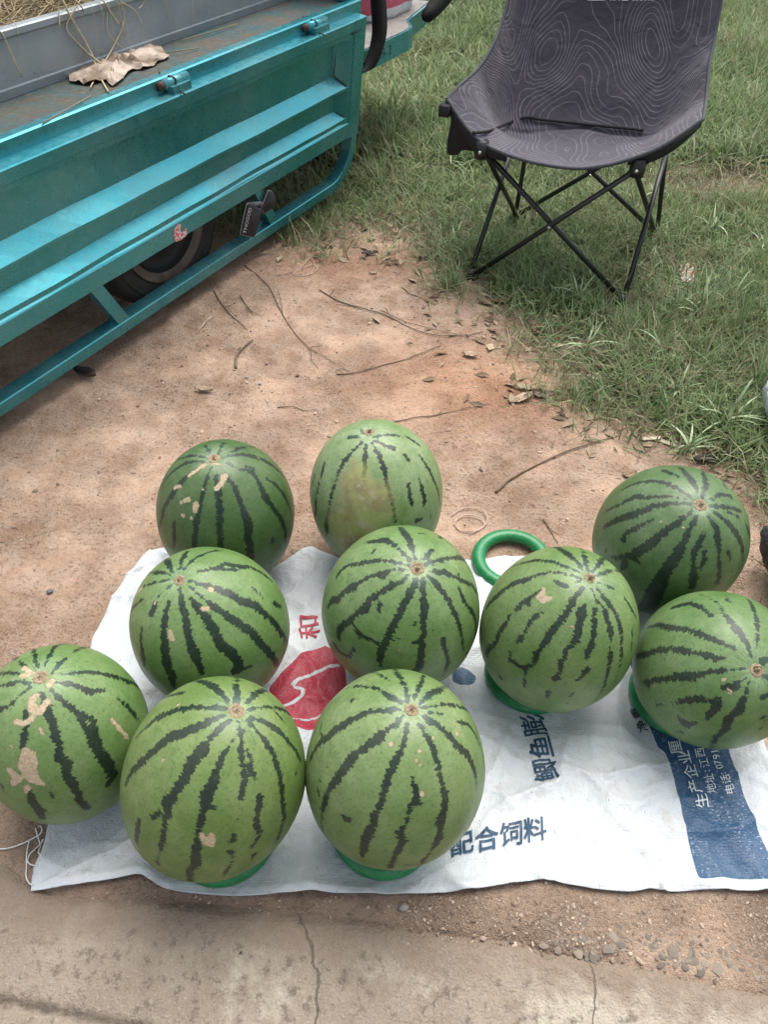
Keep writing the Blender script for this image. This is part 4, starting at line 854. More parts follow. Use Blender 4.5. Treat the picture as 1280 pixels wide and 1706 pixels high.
# pink and white bag on the platform
kb = Mat('pink plush bag', .85, .2); zc = kb.at('hz'); nb = kb.noise(30, 4)
c = kb.mix(kb.rng(zc, .034, .038), kb.mix(nb, (.62, .63, .66), (.75, .75, .77)), kb.mix(nb, (.50, .085, .14), (.62, .16, .22)))
M_PINK = kb.done(c, kb.bump(kb.noise(60, 4), .8, .008))
bc = TT(3.40, -.27, .5005); nu, nv = 56, 22; V = []; hz_ = []
for j in range(nv):
    t = j/(nv-1)
    for i in range(nu):
        a = 2*math.pi*i/nu; r = (1-.10*(2*t-1)**4) if t < .9 else (1-.10*(2*t-1)**4)*(1-((t-.9)/.1)**2*.98)
        r *= 1+.04*math.sin(a*5+t*3)+.03*math.sin(a*11+t*7)
        sa, ca = math.sin(a), math.cos(a); k_ = (abs(sa)**3.2+abs(ca)**3.2)**(-1/3.2)
        V.append(bc+d_*(.25*r*ca*k_)+n_t*(.19*r*sa*k_)+ZZ*(.30*t)); hz_.append(.30*t+.008*math.sin(a*3))
tag(obj('plush_bag', V, list(map(tuple, grid_faces(nu, nv, True)))+[tuple(range(nu-1, -1, -1)), tuple((nv-1)*nu+i for i in range(nu))], M_PINK, None, True, {'hz': hz_}), 'soft pink bag with a white bottom band sitting on the driver platform', 'bag')
# black tag strapped round the hoop bracket
tagr = empty('strap_tag', tuple(PP(2.05, .54, .0)), 'pair of black padded strap tags hung on the tricycle hoop bracket', 'strap tag')
M_PAD = plain('black padded cloth', (.020, .021, .027), .8, .3, 80, bump=.3); M_PIPE = plain('grey piping', (.22, .23, .24), .7, .2, 80)
def c1(p): return [(380+x/12.8, 300+y/12.8) for x, y in p]
def pad(out, m0, th, ang=0):
    P_ = crom([onplane(u, v, OP+m_*m0, m_) for u, v in c1(out)], 34); c0 = P_.mean(0); n = len(P_); V = []
    for r, h in ((1, 0), (1, th*.6), (.93, th), (.0, th*1.15)): V += [c0+(p-c0)*r+m_*h for p in P_]
    Fq = [(j*n+i, j*n+(i+1) % n, (j+1)*n+(i+1) % n, (j+1)*n+i) for j in range(3) for i in range(n)]+[tuple(range(n-1, -1, -1))]
    a = obj('padded_tag', V, Fq, M_PAD, tagr, True)
    v, f = tube([p+m_*th*.6 for p in P_], .0016, 5, False); obj('piping', v, f, M_PIPE, a, True); return a
a_ = pad([(355, 520), (400, 480), (470, 490), (520, 540), (600, 590), (655, 620), (655, 720), (600, 960), (540, 1170), (490, 1205), (380, 1180), (250, 1150), (225, 1120), (270, 880), (355, 520)], .006, .010)
pad([(690, 580), (660, 610), (730, 440), (790, 280), (820, 215), (880, 220), (940, 280), (970, 380), (960, 480), (900, 590), (800, 660), (720, 690), (690, 580)], .003, .010)
v, f = tube([onplane(*q, OP+m_*.010, m_) for q in c1([(520, 500), (570, 520), (640, 500), (700, 500)])], .0075, 8); obj('knot', v, f, plain('grey strap', (.10, .11, .115), .8), tagr, True)
mb = MB(); o0 = np.array(c1([(375, 1150)])[0]); o1 = np.array(c1([(505, 590)])[0]); L_ = (o1-o0); lx = L_/np.linalg.norm(L_); ly = np.array([lx[1], -lx[0]]); adv = np.linalg.norm(L_)/6
for i, ch in enumerate('THOOOD'):
    me = flat_text(ch, .0)
    if len(me.vertices):
        co = np.array([v.co[:] for v in me.vertices]); wdt = co[:, 0].max()-co[:, 0].min()
        for_px = [o0+lx*(i*adv+(x-co[:, 0].min())/max(wdt, .2)*adv*.86)+ly*(y*7.0) for x, y, z in co]
        mb.add([onplane(p[0], p[1], OP+m_*.0185, m_) for p in for_px], [tuple(p.vertices) for p in me.polygons])
    bpy.data.meshes.remove(me)
mb.build('tag_lettering', plain('white thread', (.6, .62, .64), .7), a_)

# ================================================================== FOLDING CAMP CHAIR
o_c = np.array([.658, 2.626, 0]); X_c = np.array([.937, -.348, 0]); X_c /= np.linalg.norm(X_c); Y_c = np.array([.348, .937, 0]); Y_c /= np.linalg.norm(Y_c)
def cw(x, y, z): return o_c+X_c*x+Y_c*y+ZZ*z
def cp(u, v, y): return onplane(u, v, o_c+Y_c*y, Y_c)
chair = empty('camp_chair', tuple(o_c), 'dark grey folding camp chair with pale contour-line pattern standing on the grass', 'chair')
ROWS = [[(745, 166, -.20), (812, 243, -.26), (955, 281, -.28), (1078, 256, -.26), (1172, 200, -.20)],
 [(768, 141, -.13), (840, 228, -.13), (955, 256, -.12), (1064, 240, -.13), (1175, 184, -.13)],
 [(797, 114, -.02), (845, 216, .05), (960, 214, .11), (1078, 226, .05), (1178, 160, -.02)],
 [(822, 74, .08), (868, 140, .17), (965, 140, .20), (1088, 150, .16), (1183, 108, .08)],
 [(839, 30, .17), (884, 50, .25), (980, 60, .28), (1100, 58, .25), (1193, 56, .17)],
 [(858, -38, .25), (902, -45, .31), (990, -45, .335), (1110, -45, .31), (1209, -40, .25)],
 [(886, -110, .32), (930, -140, .355), (1005, -150, .37), (1110, -140, .355), (1210, -105, .32)]]
ctl = np.array([[cp(*q) for q in r] for r in ROWS]); NU, NV = 150, 170
half = np.array([crom(ctl[j], NU) for j in range(len(ROWS))]); shell = np.array([crom(half[:, i], NV) for i in range(NU)]).transpose(1, 0, 2)
uu, vv = np.meshgrid(np.linspace(-1, 1, NU), np.linspace(0, 1, NV))
# soft folds and a sharp crease between seat and back
fold = .019*np.exp(-((uu+.42-.10*(vv-.4))/.05)**2)*sst(.30, .42, vv)*sst(.95, .6, vv)+.015*np.exp(-((uu+.33-.12*(vv-.4))/.035)**2)*sst(.33, .42, vv)*sst(.8, .5, vv)-.019*np.exp(-((uu-.58-.10*(vv-.5))/.06)**2)*sst(.25, .4, vv)
fold += .009*fbm(uu*3, vv*4, 71, 3)-.010*np.exp(-((vv-.333)/.012)**2)*np.exp(-(uu/.62)**6)
fold += .004*np.sin(uu*22)*np.exp(-((vv-.30)/.06)**2)*np.exp(-(uu/.6)**4)
shell = shell+fold[..., None]*(-Y_c*.6+ZZ*.5)
P = shell.reshape(-1, 3)
ff = (fbm(uu*1.35+3.1, vv*1.9+.7, 83, 3, .42)+.30*np.exp(-(((uu+.28)/.22)**2+((vv-.62)/.16)**2))+.26*np.exp(-(((uu-.45)/.16)**2+((vv-.66)/.12)**2))+.2*np.exp(-(((uu+.05)/.2)**2+((vv-.85)/.10)**2))+.22*np.exp(-(((uu+.75)/.16)**2+((vv-.33)/.12)**2)))*34+.55*fbm(uu*13, vv*13, 88, 2)
du = np.linalg.norm(np.gradient(shell, axis=1), axis=2); dvv = np.linalg.norm(np.gradient(shell, axis=0), axis=2)
gr = np.hypot(np.gradient(ff, axis=1)/du, np.gradient(ff, axis=0)/dvv)
kc = Mat('contour fabric', .78, .3)
fv = kc.at('iso'); fr = kc.math('FRACT', fv); dd = kc.math('ABSOLUTE', kc.add(fr, -.5)); ds = kc.math('DIVIDE', dd, kc.at('isog'))
nn_ = kc.noise(9, 3); base = kc.mix(nn_, (.046, .041, .056), (.070, .061, .083))
dark = kc.rng(kc.add(kc.at('vv'), kc.mul(nn_, .1)), .80, 1.0)
base = kc.mix(kc.mul(dark, .45), base, (.030, .034, .048))
ln = kc.rng(ds, .0009, .0019, 1, 0)
c = kc.mix(kc.mul(ln, kc.rng(kc.noise(20, 2), .3, .6, .26, .58)), base, (.25, .24, .26))
kc.set('Sheen Weight', .25)
M_FAB = kc.done(c, kc.bump(kc.noise(900, 1), .15, .0006, kc.bump(kc.noise(14, 4, .5, dist=.5), .6, .02)))
M_TRIM = plain('grey edge binding', (.055, .058, .068), .8, .2, 90); M_NYL = plain('black nylon', (.012, .012, .015), .8, .3, 60, bump=.3)
M_TUBE = plain('black powder coat', (.013, .014, .015), .34, .3, 60, bump=.05); M_RIVET = plain('steel rivet', (.55, .55, .55), .3, .1, 60, metal=.9)
M_PLAS = plain('black plastic', (.010, .010, .011), .5, .3, 60)
fab = obj('fabric_shell', P, grid_faces(NU, NV), M_FAB, chair, True, {'iso': ff.ravel(), 'isog': np.clip(gr, 3, 4000).ravel(), 'vv': vv.ravel()})
fm = fab.modifiers.new('t', 'SOLIDIFY'); fm.thickness = .007; fm.offset = 0
rim = np.vstack([shell[0, :], shell[1:, -1], shell[-1, ::-1][1:], shell[::-1, 0][1:-1]])[::3]
rim = np.vstack([rim, rim[:1]])
obj('edge_binding', *tube(rim, .0055, 7, False), M_TRIM, fab, True)
PJ = proj(P)
def on_shell(px): return crom([P[np.argmin(((PJ-np.array(q))**2).sum(1))] for q in px], 30)
obj('seam_piping', *tube(on_shell([(786, 227), (815, 222), (848, 208), (878, 200), (905, 203), (960, 208), (1010, 213), (1050, 218), (1070, 221)])+ZZ*.009-Y_c*.008, .0048, 7), M_NYL, fab, True)
# lower edge of the white lettering at the head of the backrest
mb = MB()
for x0, x1 in ((979, 1008), (1017, 1020), (1022, 1026), (1031, 1034), (1037, 1047), (1055, 1058), (1060, 1064), (1067, 1071), (1074, 1078), (1080, 1083), (1085, 1091)):
    col = [cp(x, y, .3) for x, y in ()]
    quad = []
    for x, y in ((x0, .5), (x1, .5), (x1, -5), (x0, -5)):
        k = np.argmin(((proj(P)-np.array([x, y]))**2).sum(1)); q = P[k]; quad.append(CC+ray(x, y)*(((q-CC)@fw)-.010))
    mb.add(quad, [(0, 1, 2, 3)])
mb.build('lettering', plain('white print', (.72, .75, .77), .6), fab)
# frame
FL, FR = cp(803, 250, -.25), cp(1063, 280, -.25); RL, RR = cw(-.245, .235, .405), cw(.245, .235, .405)
def foot(u, v):
    p = G(u, v); p[2] = float(gz(np.array([p[0]]), np.array([p[1]]))[0])+.012; return p
f1, f2, b1, b2 = foot(787, 464), foot(1033, 506), foot(858, 368), foot(1094, 394)
def legpair(a, b, off):
    return obj('leg', *tube([a+off, b+off], .0085, 12), M_TUBE, chair, True)
for a, b, off in ((f1, FR, -Y_c*.010), (f2, FL, Y_c*.008), (f1, RL, -X_c*.010), (b1, FL, X_c*.008), (f2, RR, X_c*.010), (b2, FR, -X_c*.008), (b1, RR, Y_c*.010), (b2, RL, -Y_c*.008)): legpair(a, b, off)
tl, tr_ = shell[-8, 6], shell[-8, -7]
obj('back_post', *tube(crom([b1, RL+Y_c*.02, shell[100, 8]+Y_c*.05, tl+Y_c*.012], 14), .0085, 12), M_TUBE, chair, True)
obj('back_post', *tube(crom([b2, RR+Y_c*.02, shell[100, -9]+Y_c*.05, tr_+Y_c*.012], 14), .0085, 12), M_TUBE, chair, True)
for h in (FL, FR):
    obj('hub', *lathe(h-ZZ*.022, ZZ, [(0, 0), (.022, 0), (.024, .02), (.020, .05), (0, .05)], 14), M_PLAS, chair, True)
    obj('arm_strut', *tube([h, (shell[4, 4] if h is FL else shell[4, -5])-ZZ*.008], .008, 10), M_TUBE, chair, True)
for h in (RL, RR): obj('hub', *lathe(h-ZZ*.022, ZZ, [(0, 0), (.022, 0), (.024, .02), (.020, .05), (0, .05)], 14), M_PLAS, chair, True)
for f in (f1, f2, b1, b2): obj('foot', *lathe(f-ZZ*.018, ZZ, [(0, 0), (.023, .002), (.024, .014), (.017, .030), (.012, .036), (0, .036)], 16), M_PLAS, chair, True)
def rivet(p, s=.0055): obj('rivet', *lathe(p-Y_c*.014, -Y_c, [(s, 0), (s, .003), (s*.6, .0055), (0, .006)], 12), M_RIVET, chair, True)
rivet(FL-Y_c*.008); rivet(FR-Y_c*.012); 
def cross(a, b, c_, d2):
    A = np.array([b-a, -(d2-c_)]).T; t = np.linalg.lstsq(A, c_-a, rcond=None)[0]; return a+(b-a)*t[0]
rivet(cross(f1, FR, f2, FL)-Y_c*.010); rivet(cp(985, 290, .25), .005)
# black side rail under the rim and the cup pouch on the left arm
for side in (0, 1):
    idx = np.linspace(0, 47, 16).astype(int)
    path = [shell[0, i if side == 0 else NU-1-i] for i in idx]
    low = [p-ZZ*(.020+.02*math.sin(math.pi*k/15))+Y_c*.012 for k, p in enumerate(path)]
    V = path+low; n = len(path); o = obj('arm_flap', [p-ZZ*.004+Y_c*.004 for p in V[:n]]+V[n:], [(i, i+1, n+i+1, n+i) for i in range(n-1)], M_NYL, chair, True)
    o.modifiers.new('t', 'SOLIDIFY').thickness = .008
po = crom([cp(u, v, -.20) for u, v in ((754, 184), (776, 212), (802, 246), (788, 252), (772, 250), (762, 258), (747, 257), (745, 240), (750, 212), (754, 184))], 30)
V = [p+Y_c*h+(po.mean(0)-p)*s_ for h, s_ in ((-.006, .12), (.0, .0), (.05, .0), (.07, .15)) for p in po]; n = len(po)
obj('cup_pouch', V, [(j*n+i, j*n+(i+1) % n, (j+1)*n+(i+1) % n, (j+1)*n+i) for j in range(3) for i in range(n)]+[tuple(range(n-1, -1, -1)), tuple(3*n+i for i in range(n))], M_NYL, chair, True)
tilt_ = shell[2, 2]; V, Fq = boxv(tilt_-ZZ*.020, X_c, Y_c, ZZ, -.022, .010, -.03, .02, -.022, .012, .004); obj('corner_pocket', V, Fq, M_NYL, chair, True)

# ================================================================== LITTER, TWIGS, LEAVES
M_TWIG = plain('dry twig', (.21, .155, .108), .85, .4, 60, bump=.4); M_TWIGB = plain('dark root', (.15, .118, .085), .9, .4, 60, bump=.4)
M_STICK = plain('brown stick', (.17, .115, .07), .8, .35, 60, bump=.4)
def gzs(x, y): return float(gz(np.array([x]), np.array([y]))[0])
def ground_path(px, n=24, lift=.003, wob=.0):
    w = crom(GP(px), n); return np.column_stack([w, gz(w[:, 0], w[:, 1])+lift+wob*np.abs(np.sin(np.linspace(0, 6, n)))])
def twig(px, r, mat, label, branches=(), n=24, group=None, name='twig', cat='twig'):
    r = r*.72; mb = MB(); P_ = ground_path(px, n, r*.8, .003); mb.add(*tube(P_, np.linspace(r, r*.45, n), 6))
    for b in branches: Q = ground_path(b, 10, r*.8, .003); mb.add(*tube(Q, np.linspace(r*.6, r*.3, 10), 5))
    return tag(mb.build(name, mat, smooth=True), label, cat, group)
def k9(p): return [(400+x/2.56, 380+y/2.56) for x, y in p]
twig(k9([(20, 165), (110, 240), (150, 310), (185, 380), (240, 460), (300, 530), (305, 570), (335, 608)]), .0026, M_TWIGB, 'long dark root runner leading from the wheel out across the dirt', [k9([(300, 525), (380, 572), (440, 605)]), k9([(300, 520), (355, 508)]), k9([(185, 380), (170, 300), (160, 280)])])
twig(k9([(340, 272), (440, 325), (520, 352), (600, 375), (660, 400), (740, 440), (830, 466), (950, 462), (1040, 448)]), .0030, M_TWIGB, 'forked grey twig with thin side shoots lying across the middle of the dirt', [k9([(480, 340), (405, 336)]), k9([(385, 290), (405, 265)]), k9([(600, 360), (680, 400), (780, 425), (920, 460), (1040, 495)]), k9([(620, 350), (650, 400)])])
twig(k9([(412, 632), (480, 628), (560, 608), (700, 572), (780, 540), (860, 505)]), .0030, M_TWIG, 'straight brown twig ending in a curled leaf on the dirt', [k9([(410, 618), (450, 612), (475, 628)]), k9([(840, 485), (880, 510)])])
twig(k9([(650, 836), (740, 820), (850, 802), (960, 775), (1070, 748)]), .0026, M_TWIG, 'pale thin twig lying behind the yellow-blotched watermelon', [k9([(850, 800), (862, 785)])])
twig([(826, 822), (838, 812), (852, 800), (900, 774), (960, 750), (1035, 724)], .0048, M_STICK, 'long straight brown stick lying beyond the spare green ring')
twig([(1100, 703), (1130, 695), (1155, 688), (1182, 676)], .0040, M_STICK, 'short brown stick at the edge of the grass')
twig([(393, 616), (395, 592), (408, 578), (422, 568)], .0062, M_TWIGB, 'thick curved grey-brown stick on the dirt beside the tricycle', n=14)
twig(k9([(0, 290), (30, 340), (50, 360), (92, 382)]), .0024, M_TWIGB, 'small forked twig near the hoop rail', [k9([(30, 340), (35, 378)]), k9([(30, 340), (60, 380)])])
twig(k9([(690, 260), (730, 290), (780, 312), (835, 332)]), .0022, M_TWIG, 'fine twig in front of the chair leg')
twig([(356, 486), (375, 515), (395, 535), (412, 550)], .0030, M_TWIGB, 'thin dark runner just below the tricycle hoop', [[(375, 515), (392, 508)]])
twig([(462, 678), (490, 680), (512, 686), (528, 684)], .0022, M_TWIG, 'tiny grey twig on the open dirt')
twig([(905, 865), (918, 885), (926, 900), (930, 906)], .0020, M_TWIGB, 'thin upright weed stalk behind the cream-scarred watermelon', [[(918, 885), (938, 893)], [(908, 870), (898, 866)]])
M_LEAF = plain('dry brown leaf', (.23, .145, .095), .8, .35, 40, bump=.4); M_LEAFP = plain('pale dry leaf', (.40, .30, .21), .8, .3, 40, bump=.4); M_LEAFD = plain('dark dead leaf', (.055, .045, .040), .85, .4, 40, bump=.5)
M_LEAFR = plain('purplish leaf', (.20, .125, .11), .75, .25, 30, bump=.4)
def leaf(cu, cv, L, Wd, ang, mat, label, curl=.3, seed=0, group=None):
    c0 = G(cu, cv); z0 = gzs(c0[0], c0[1]); a = math.radians(ang); ex = np.array([math.cos(a), math.sin(a), 0]); ey = np.array([-ex[1], ex[0], 0]); V = []; nu, nv = 11, 5
    for i in range(nu):
        t = i/(nu-1)*2-1; w = Wd*max(1-t*t, 0.02)**.75*(1+.12*math.sin(i*3.3+seed))
        for j in range(nv):
            s = j/(nv-1)*2-1; z = .004+curl*Wd*(s*s*.8+.35*(t+.2)**2)+.0018*math.sin(i*1.9+j*2.3+seed)
            V.append(c0+ex*t*L/2+ey*s*w/2+ZZ*(z0-c0[2]+z))
    o = obj('dry_leaf', V, grid_faces(nv, nu), mat, None, True); o.modifiers.new('t', 'SOLIDIFY').thickness = .0009
    v, f = tube([c0+ex*(-L/2+k*L*.9/5)+ZZ*(z0+.005+curl*Wd*.35*((-1+k*.36)+.2)**2) for k in range(6)], .0009, 4); obj('leaf_rib', v, f, mat, o, True)
    return tag(o, label, 'leaf', group)
leaf(906, 656, .062, .038, 10, M_LEAFR, 'purplish brown leaf lying flat where dirt meets grass', .1, 1)
leaf(340, 651, .058, .020, -12, M_LEAFP, 'torn pale tan leaf on the bare dirt', .5, 2)
leaf(143, 627, .085, .040, -25, M_LEAFD, 'blackened curled leaf under the end of the hoop rail', .5, 3)
leaf(755, 426, .042, .030, 60, M_LEAFP, 'pale round leaf beside the chair foot', .2, 4)
leaf(784, 594, .050, .026, -20, M_LEAFP, 'pale folded leaf among the twigs by the grass edge', .3, 5)
leaf(836, 505, .070, .030, 15, M_LEAF, 'brown leaf in the litter in front of the chair', .3, 6)
leaf(808, 508, .060, .024, 140, M_LEAF, 'narrow brown leaf touching a twig in front of the chair', .3, 7)
leaf(895, 552, .052, .030, 100, M_LEAF, 'brown leaf half sunk in grass near the chair', .3, 8)
leaf(1186, 768, .110, .030, 8, M_LEAFD, 'long grey dead leaf lying behind the dark green watermelon', .4, 9)
leaf(1222, 764, .070, .022, -8, M_LEAFD, 'shrivelled dark leaf beside the long grey leaf', .6, 10)
leaf(868, 665, .085, .030, 30, M_LEAFP, 'flaky straw-coloured leaf piled at the grass edge', .3, 11)
leaf(878, 648, .075, .022, -15, M_LEAFP, 'shredded tan leaf on top of the flaky heap', .4, 12)
leaf(706, 432, .050, .022, 20, M_LEAFD, 'dark leaf scrap at the corner of the bare dirt', .4, 13)
leaf(616, 424, .060, .026, 5, M_LEAFD, 'dark flattened leaf by the first grass stems', .3, 14)
leaf(1050, 790, .040, .034, 20, M_LEAF, 'round tan leaf beside the dark green watermelon', .05, 15)
leaf(622, 456, .030, .012, 2, M_LEAFP, 'small pinkish chip of bark on the dirt', .2, 16)
# pale wood chips
M_CHIP = plain('split bamboo', (.58, .50, .36), .6, .2, 50)
for k, (u, v, L, w, a, lb) in enumerate([(1179, 743, .045, .013, 110, 'short cream bamboo chip lying apart'), (1086, 733, .050, .012, 3, 'cream bamboo chip lying across other chips'), (1108, 737, .060, .014, 150, 'broad cream bamboo splinter under the other chips'), (1118, 730, .050, .008, 120, 'narrow cream bamboo splinter in the heap'), (1158, 690, .040, .010, 160, 'cream splinter beside the short brown stick')]):
    c0 = G(u, v); c0[2] = gzs(c0[0], c0[1])+.004+.003*(k in (1, 3)); a = math.radians(a); ex = np.array([math.cos(a), math.sin(a), .05]); ey = np.array([-math.sin(a), math.cos(a), 0])
    V, Fq = boxv(c0, ex, ey, ZZ, -L/2, L/2, -w/2, w/2, -.002, .002, .0006); tag(obj('bamboo_chip', V, Fq, M_CHIP, None, False), lb+' near the dead leaf', 'wood chip')
# string tangles
for px, lb in ((k9([(150, 208), (210, 200), (270, 165), (300, 135), (320, 170), (290, 205), (230, 210), (255, 185), (310, 165), (330, 185), (270, 212)]), 'tangled pale plastic string by the tricycle hoop'), ([(752, 862), (770, 850), (800, 852), (812, 868), (800, 884), (770, 888), (758, 874), (775, 862), (800, 866), (806, 880), (782, 893)], 'loose coil of pale string beside the spare green ring'), ([(305, 541), (330, 548), (345, 538), (352, 530), (330, 552)], 'short loop of pale string below the hoop rail')):
    P_ = ground_path(px, 60, .003, .004); tag(obj('string', *tube(P_, .0013, 5), plain('pale string', (.52, .38, .31), .7), None, True), lb, 'string')
# stones one can pick out
M_STONE = plain('grey stone', (.33, .31, .29), .85, .3, 60, bump=.6); M_STW = plain('white stone', (.62, .62, .60), .8, .2, 60, bump=.5)
def stone(u, v, r, mat, lb):
    c0 = G(u, v); z0 = max(gzs(c0[0], c0[1]), -.001); V = ico_v*(1+rng.uniform(-.2, .2, (len(ico_v), 1)))*np.array([r, r*.8, r*.6])+np.array([c0[0], c0[1], z0+r*.35])
    _b = bmesh.new(); vs = [_b.verts.new(p) for p in V]; [_b.faces.new([vs[i] for i in f]) for f in ico_f]; bmesh.ops.subdivide_edges(_b, edges=_b.edges[:], cuts=1, use_grid_fill=True, smooth=.6)
    _b.verts.index_update(); V = [x.co[:] for x in _b.verts]; Fq = [[x.index for x in f.verts] for f in _b.faces]; _b.free()
    tag(obj('stone', V, Fq, mat, None, True), lb, 'stone')
stone(1078, 631, .016, M_STW, 'small white stone in the short grass'); stone(672, 1513, .009, M_STONE, 'grey pebble on the grit in front of the egg-shaped watermelon')
stone(402, 1588, .006, M_LEAFD, 'small black pebble on the concrete'); stone(680, 1573, .006, M_STONE, 'pale pebble on the concrete front'); stone(83, 988, .009, plain('slate chip', (.13, .14, .145), .8), 'flat slate chip on the dirt beside the left of the sack')
stone(433, 640, .007, M_STONE, 'tan pebble below the curved stick'); stone(411, 629, .006, M_STONE, 'little tan pebble at the foot of the curved stick'); stone(585, 1010, .001, M_STONE, 'x') if False else None
# red and white scrap of wrapper
kq = Mat('printed wrapper', .4); kq.set('Base Color', kq.mix(kq.rng(kq.noise(60, 2), .48, .56), (.62, .60, .54), (.50, .10, .08))); M_WRAP = kq.m
crumple('wrapper_scrap', [(1134, 442), (1150, 440), (1159, 452), (1156, 468), (1146, 472), (1134, 462)], .022, M_WRAP, 'torn red and white wrapper scrap in the grass below the chair', 'wrapper', .005, 9, res=10)

# ------------------------------------------------------------------ bags at the right edge
kbg = Mat('white plastic film', .3, .5); c = kbg.mix(kbg.noise(20, 3), (.55, .58, .62), (.72, .74, .77)); M_FILM = kbg.done(c, kbg.bump(kbg.noise(30, 4, dist=1), .7, .012))
knt = Mat('black net', .6, .4); c = knt.mix(knt.rng(knt.vor(160), .25, .45), (.006, .006, .007), (.045, .048, .055)); M_NET = knt.done(c, knt.bump(knt.noise(60, 3), .6, .01))
def bag(cen, rx, ry, h, mat, seed, label, cat, name, knob=.35):
    V = []; nu, nv = 44, 20
    for j in range(nv):
        t = j/(nv-1); pr = (math.sin(min(t*1.35+.18, 1)*math.pi/2)) if t < .55 else (1-.80*float(sst(.55, .84, t))+.30*float(sst(.84, 1.0, t)))
        for i in range(nu):
            a = 2*math.pi*i/nu; r = pr*(1+.10*math.sin(a*3+seed+t*2)+.07*math.sin(a*9+t*9+seed)*(1+t)+.03*math.sin(a*17-t*5))
            V.append(cen+np.array([rx*r*math.cos(a), ry*r*math.sin(a), h*t]))
    return tag(obj(name, V, list(map(tuple, grid_faces(nu, nv, True)))+[tuple(range(nu-1, -1, -1)), tuple((nv-1)*nu+i for i in range(nu))], mat, None, True), label, cat)
def base(u, v, z=0): p = G(u, v, z); p[2] = gzs(p[0], p[1])-.003; return p
bag(base(1312, 725), .095, .09, .21, M_FILM, 1, 'white plastic carrier bag standing at the grass edge past the dead leaves', 'bag', 'plastic_bag')
bag(base(1322, 985), .082, .12, .20, M_NET, 5, 'black net bag of produce on the dirt beside the dark green watermelon', 'bag', 'net_bag', .8)
M_WOOD = plain('weathered lath', (.42, .35, .26), .75, .25, 30, bump=.4)
pA, pB = G(1268, 1226), G(1300, 1300); ax_ = (pB-pA); L_ = np.linalg.norm(ax_); ax_ /= L_; ay_ = np.array([-ax_[1], ax_[0], 0])
V, Fq = boxv(pA+ZZ*.003, ax_, ay_, ZZ, 0, L_*2.2, -.005, .005, 0, .007, .001); tag(obj('wood_lath', V, Fq, M_WOOD, None, False), 'thin weathered wooden lath along the edge of the sack by the tilted melon', 'lath')

# ================================================================== GRASS
kg = Mat('grass blades', .5, .35)
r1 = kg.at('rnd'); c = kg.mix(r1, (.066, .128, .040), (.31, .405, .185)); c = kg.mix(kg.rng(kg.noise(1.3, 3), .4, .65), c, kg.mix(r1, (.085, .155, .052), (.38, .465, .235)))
c = kg.mix(kg.at('dry'), c, kg.mix(r1, (.17, .13, .08), (.46, .39, .26)))
kg.set('Base Color', c)
tr = kg.new('BsdfTranslucent'); kg.put(tr.inputs[0], kg.mix(.4, c, (.30, .38, .17))); mx = kg.new('MixShader'); mx.inputs[0].default_value = .30
kg.l.new(kg.b.outputs[0], mx.inputs[1]); kg.l.new(tr.outputs[0], mx.inputs[2]); kg.l.new(mx.outputs[0], kg.n['Material Output'].inputs['Surface']); M_GRASS = kg.m
bare_c = GP([(1225, 318)])[0]; bare2 = GP([(1010, 610)])[0]
def blades(xy, Lm, Ls, wid, leanm, rnd_s, dry, creep=0.0):
    n = len(xy); a = rng.uniform(0, 2*math.pi, n); L = np.clip(rng.normal(Lm, Ls, n), Lm*.35, Lm*2.2); ln = np.clip(rng.normal(leanm, .35, n), .05, 1.5); bend = rng.uniform(.1, .9, n)
    dx, dy = np.cos(a), np.sin(a); pz = gz(xy[:, 0], xy[:, 1])-.002
    b = np.column_stack([xy, pz+creep*rng.uniform(0, 1, n)])
    def pt(t, extra): 
        l2 = ln+bend*extra; return np.column_stack([dx*np.sin(l2), dy*np.sin(l2), np.cos(l2)])*(L*t)[:, None]
    p1 = b+pt(.5, .2); p2 = p1+pt(.5, 1.0); p2[:, 2] = np.maximum(p2[:, 2], b[:, 2]+.002)
    tw = a+math.pi/2+rng.normal(0, .5, n); w = (wid*rng.uniform(.6, 1.3, n))[:, None]*np.column_stack([np.cos(tw), np.sin(tw), np.zeros(n)])
    V = np.stack([b-w*.4, b+w*.4, p1+w*.5, p1-w*.5, p2], 1).reshape(-1, 3); k = np.arange(n)*5
    Fq = np.concatenate([np.stack([k, k+1, k+2], 1), np.stack([k, k+2, k+3], 1), np.stack([k+3, k+2, k+4], 1)])
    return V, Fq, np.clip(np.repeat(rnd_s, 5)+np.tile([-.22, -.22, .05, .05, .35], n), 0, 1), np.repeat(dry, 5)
def scatter(n, x0, x1, y0, y1):
    p = np.stack([rng.uniform(x0, x1, n), rng.uniform(y0, y1, n)], 1)
    uv_ = proj(np.column_stack([p, np.zeros(n)])); vis = (uv_[:, 0] > -260) & (uv_[:, 0] < 1560) & (uv_[:, 1] > -260) & ((p@d_[:2]) > 0)
    return p[vis]
def dens_f(p):
    s = sdf_poly(p, GRASS_POLY)+.36*fbm(p[:, 0]*4.2, p[:, 1]*4.2, 61, 4)
    d = sst(.16, -.34, s)
    d *= 1-.72*np.exp(-(((p[:, 0]-bare_c[0])/.33)**2+((p[:, 1]-bare_c[1])/.20)**2))
    d *= .28+1.1*sst(-.14, .12, fbm(p[:, 0]*2.4, p[:, 1]*2.4, 66, 3))
    for fp in (f1, f2): d *= 1-.97*np.exp(-(((p[:, 0]-fp[0])/.07)**2+((p[:, 1]-fp[1]+.06)/.11)**2)**2)
    return d, s
VV, FF, RR_, DD = [], [], [], []; off = 0
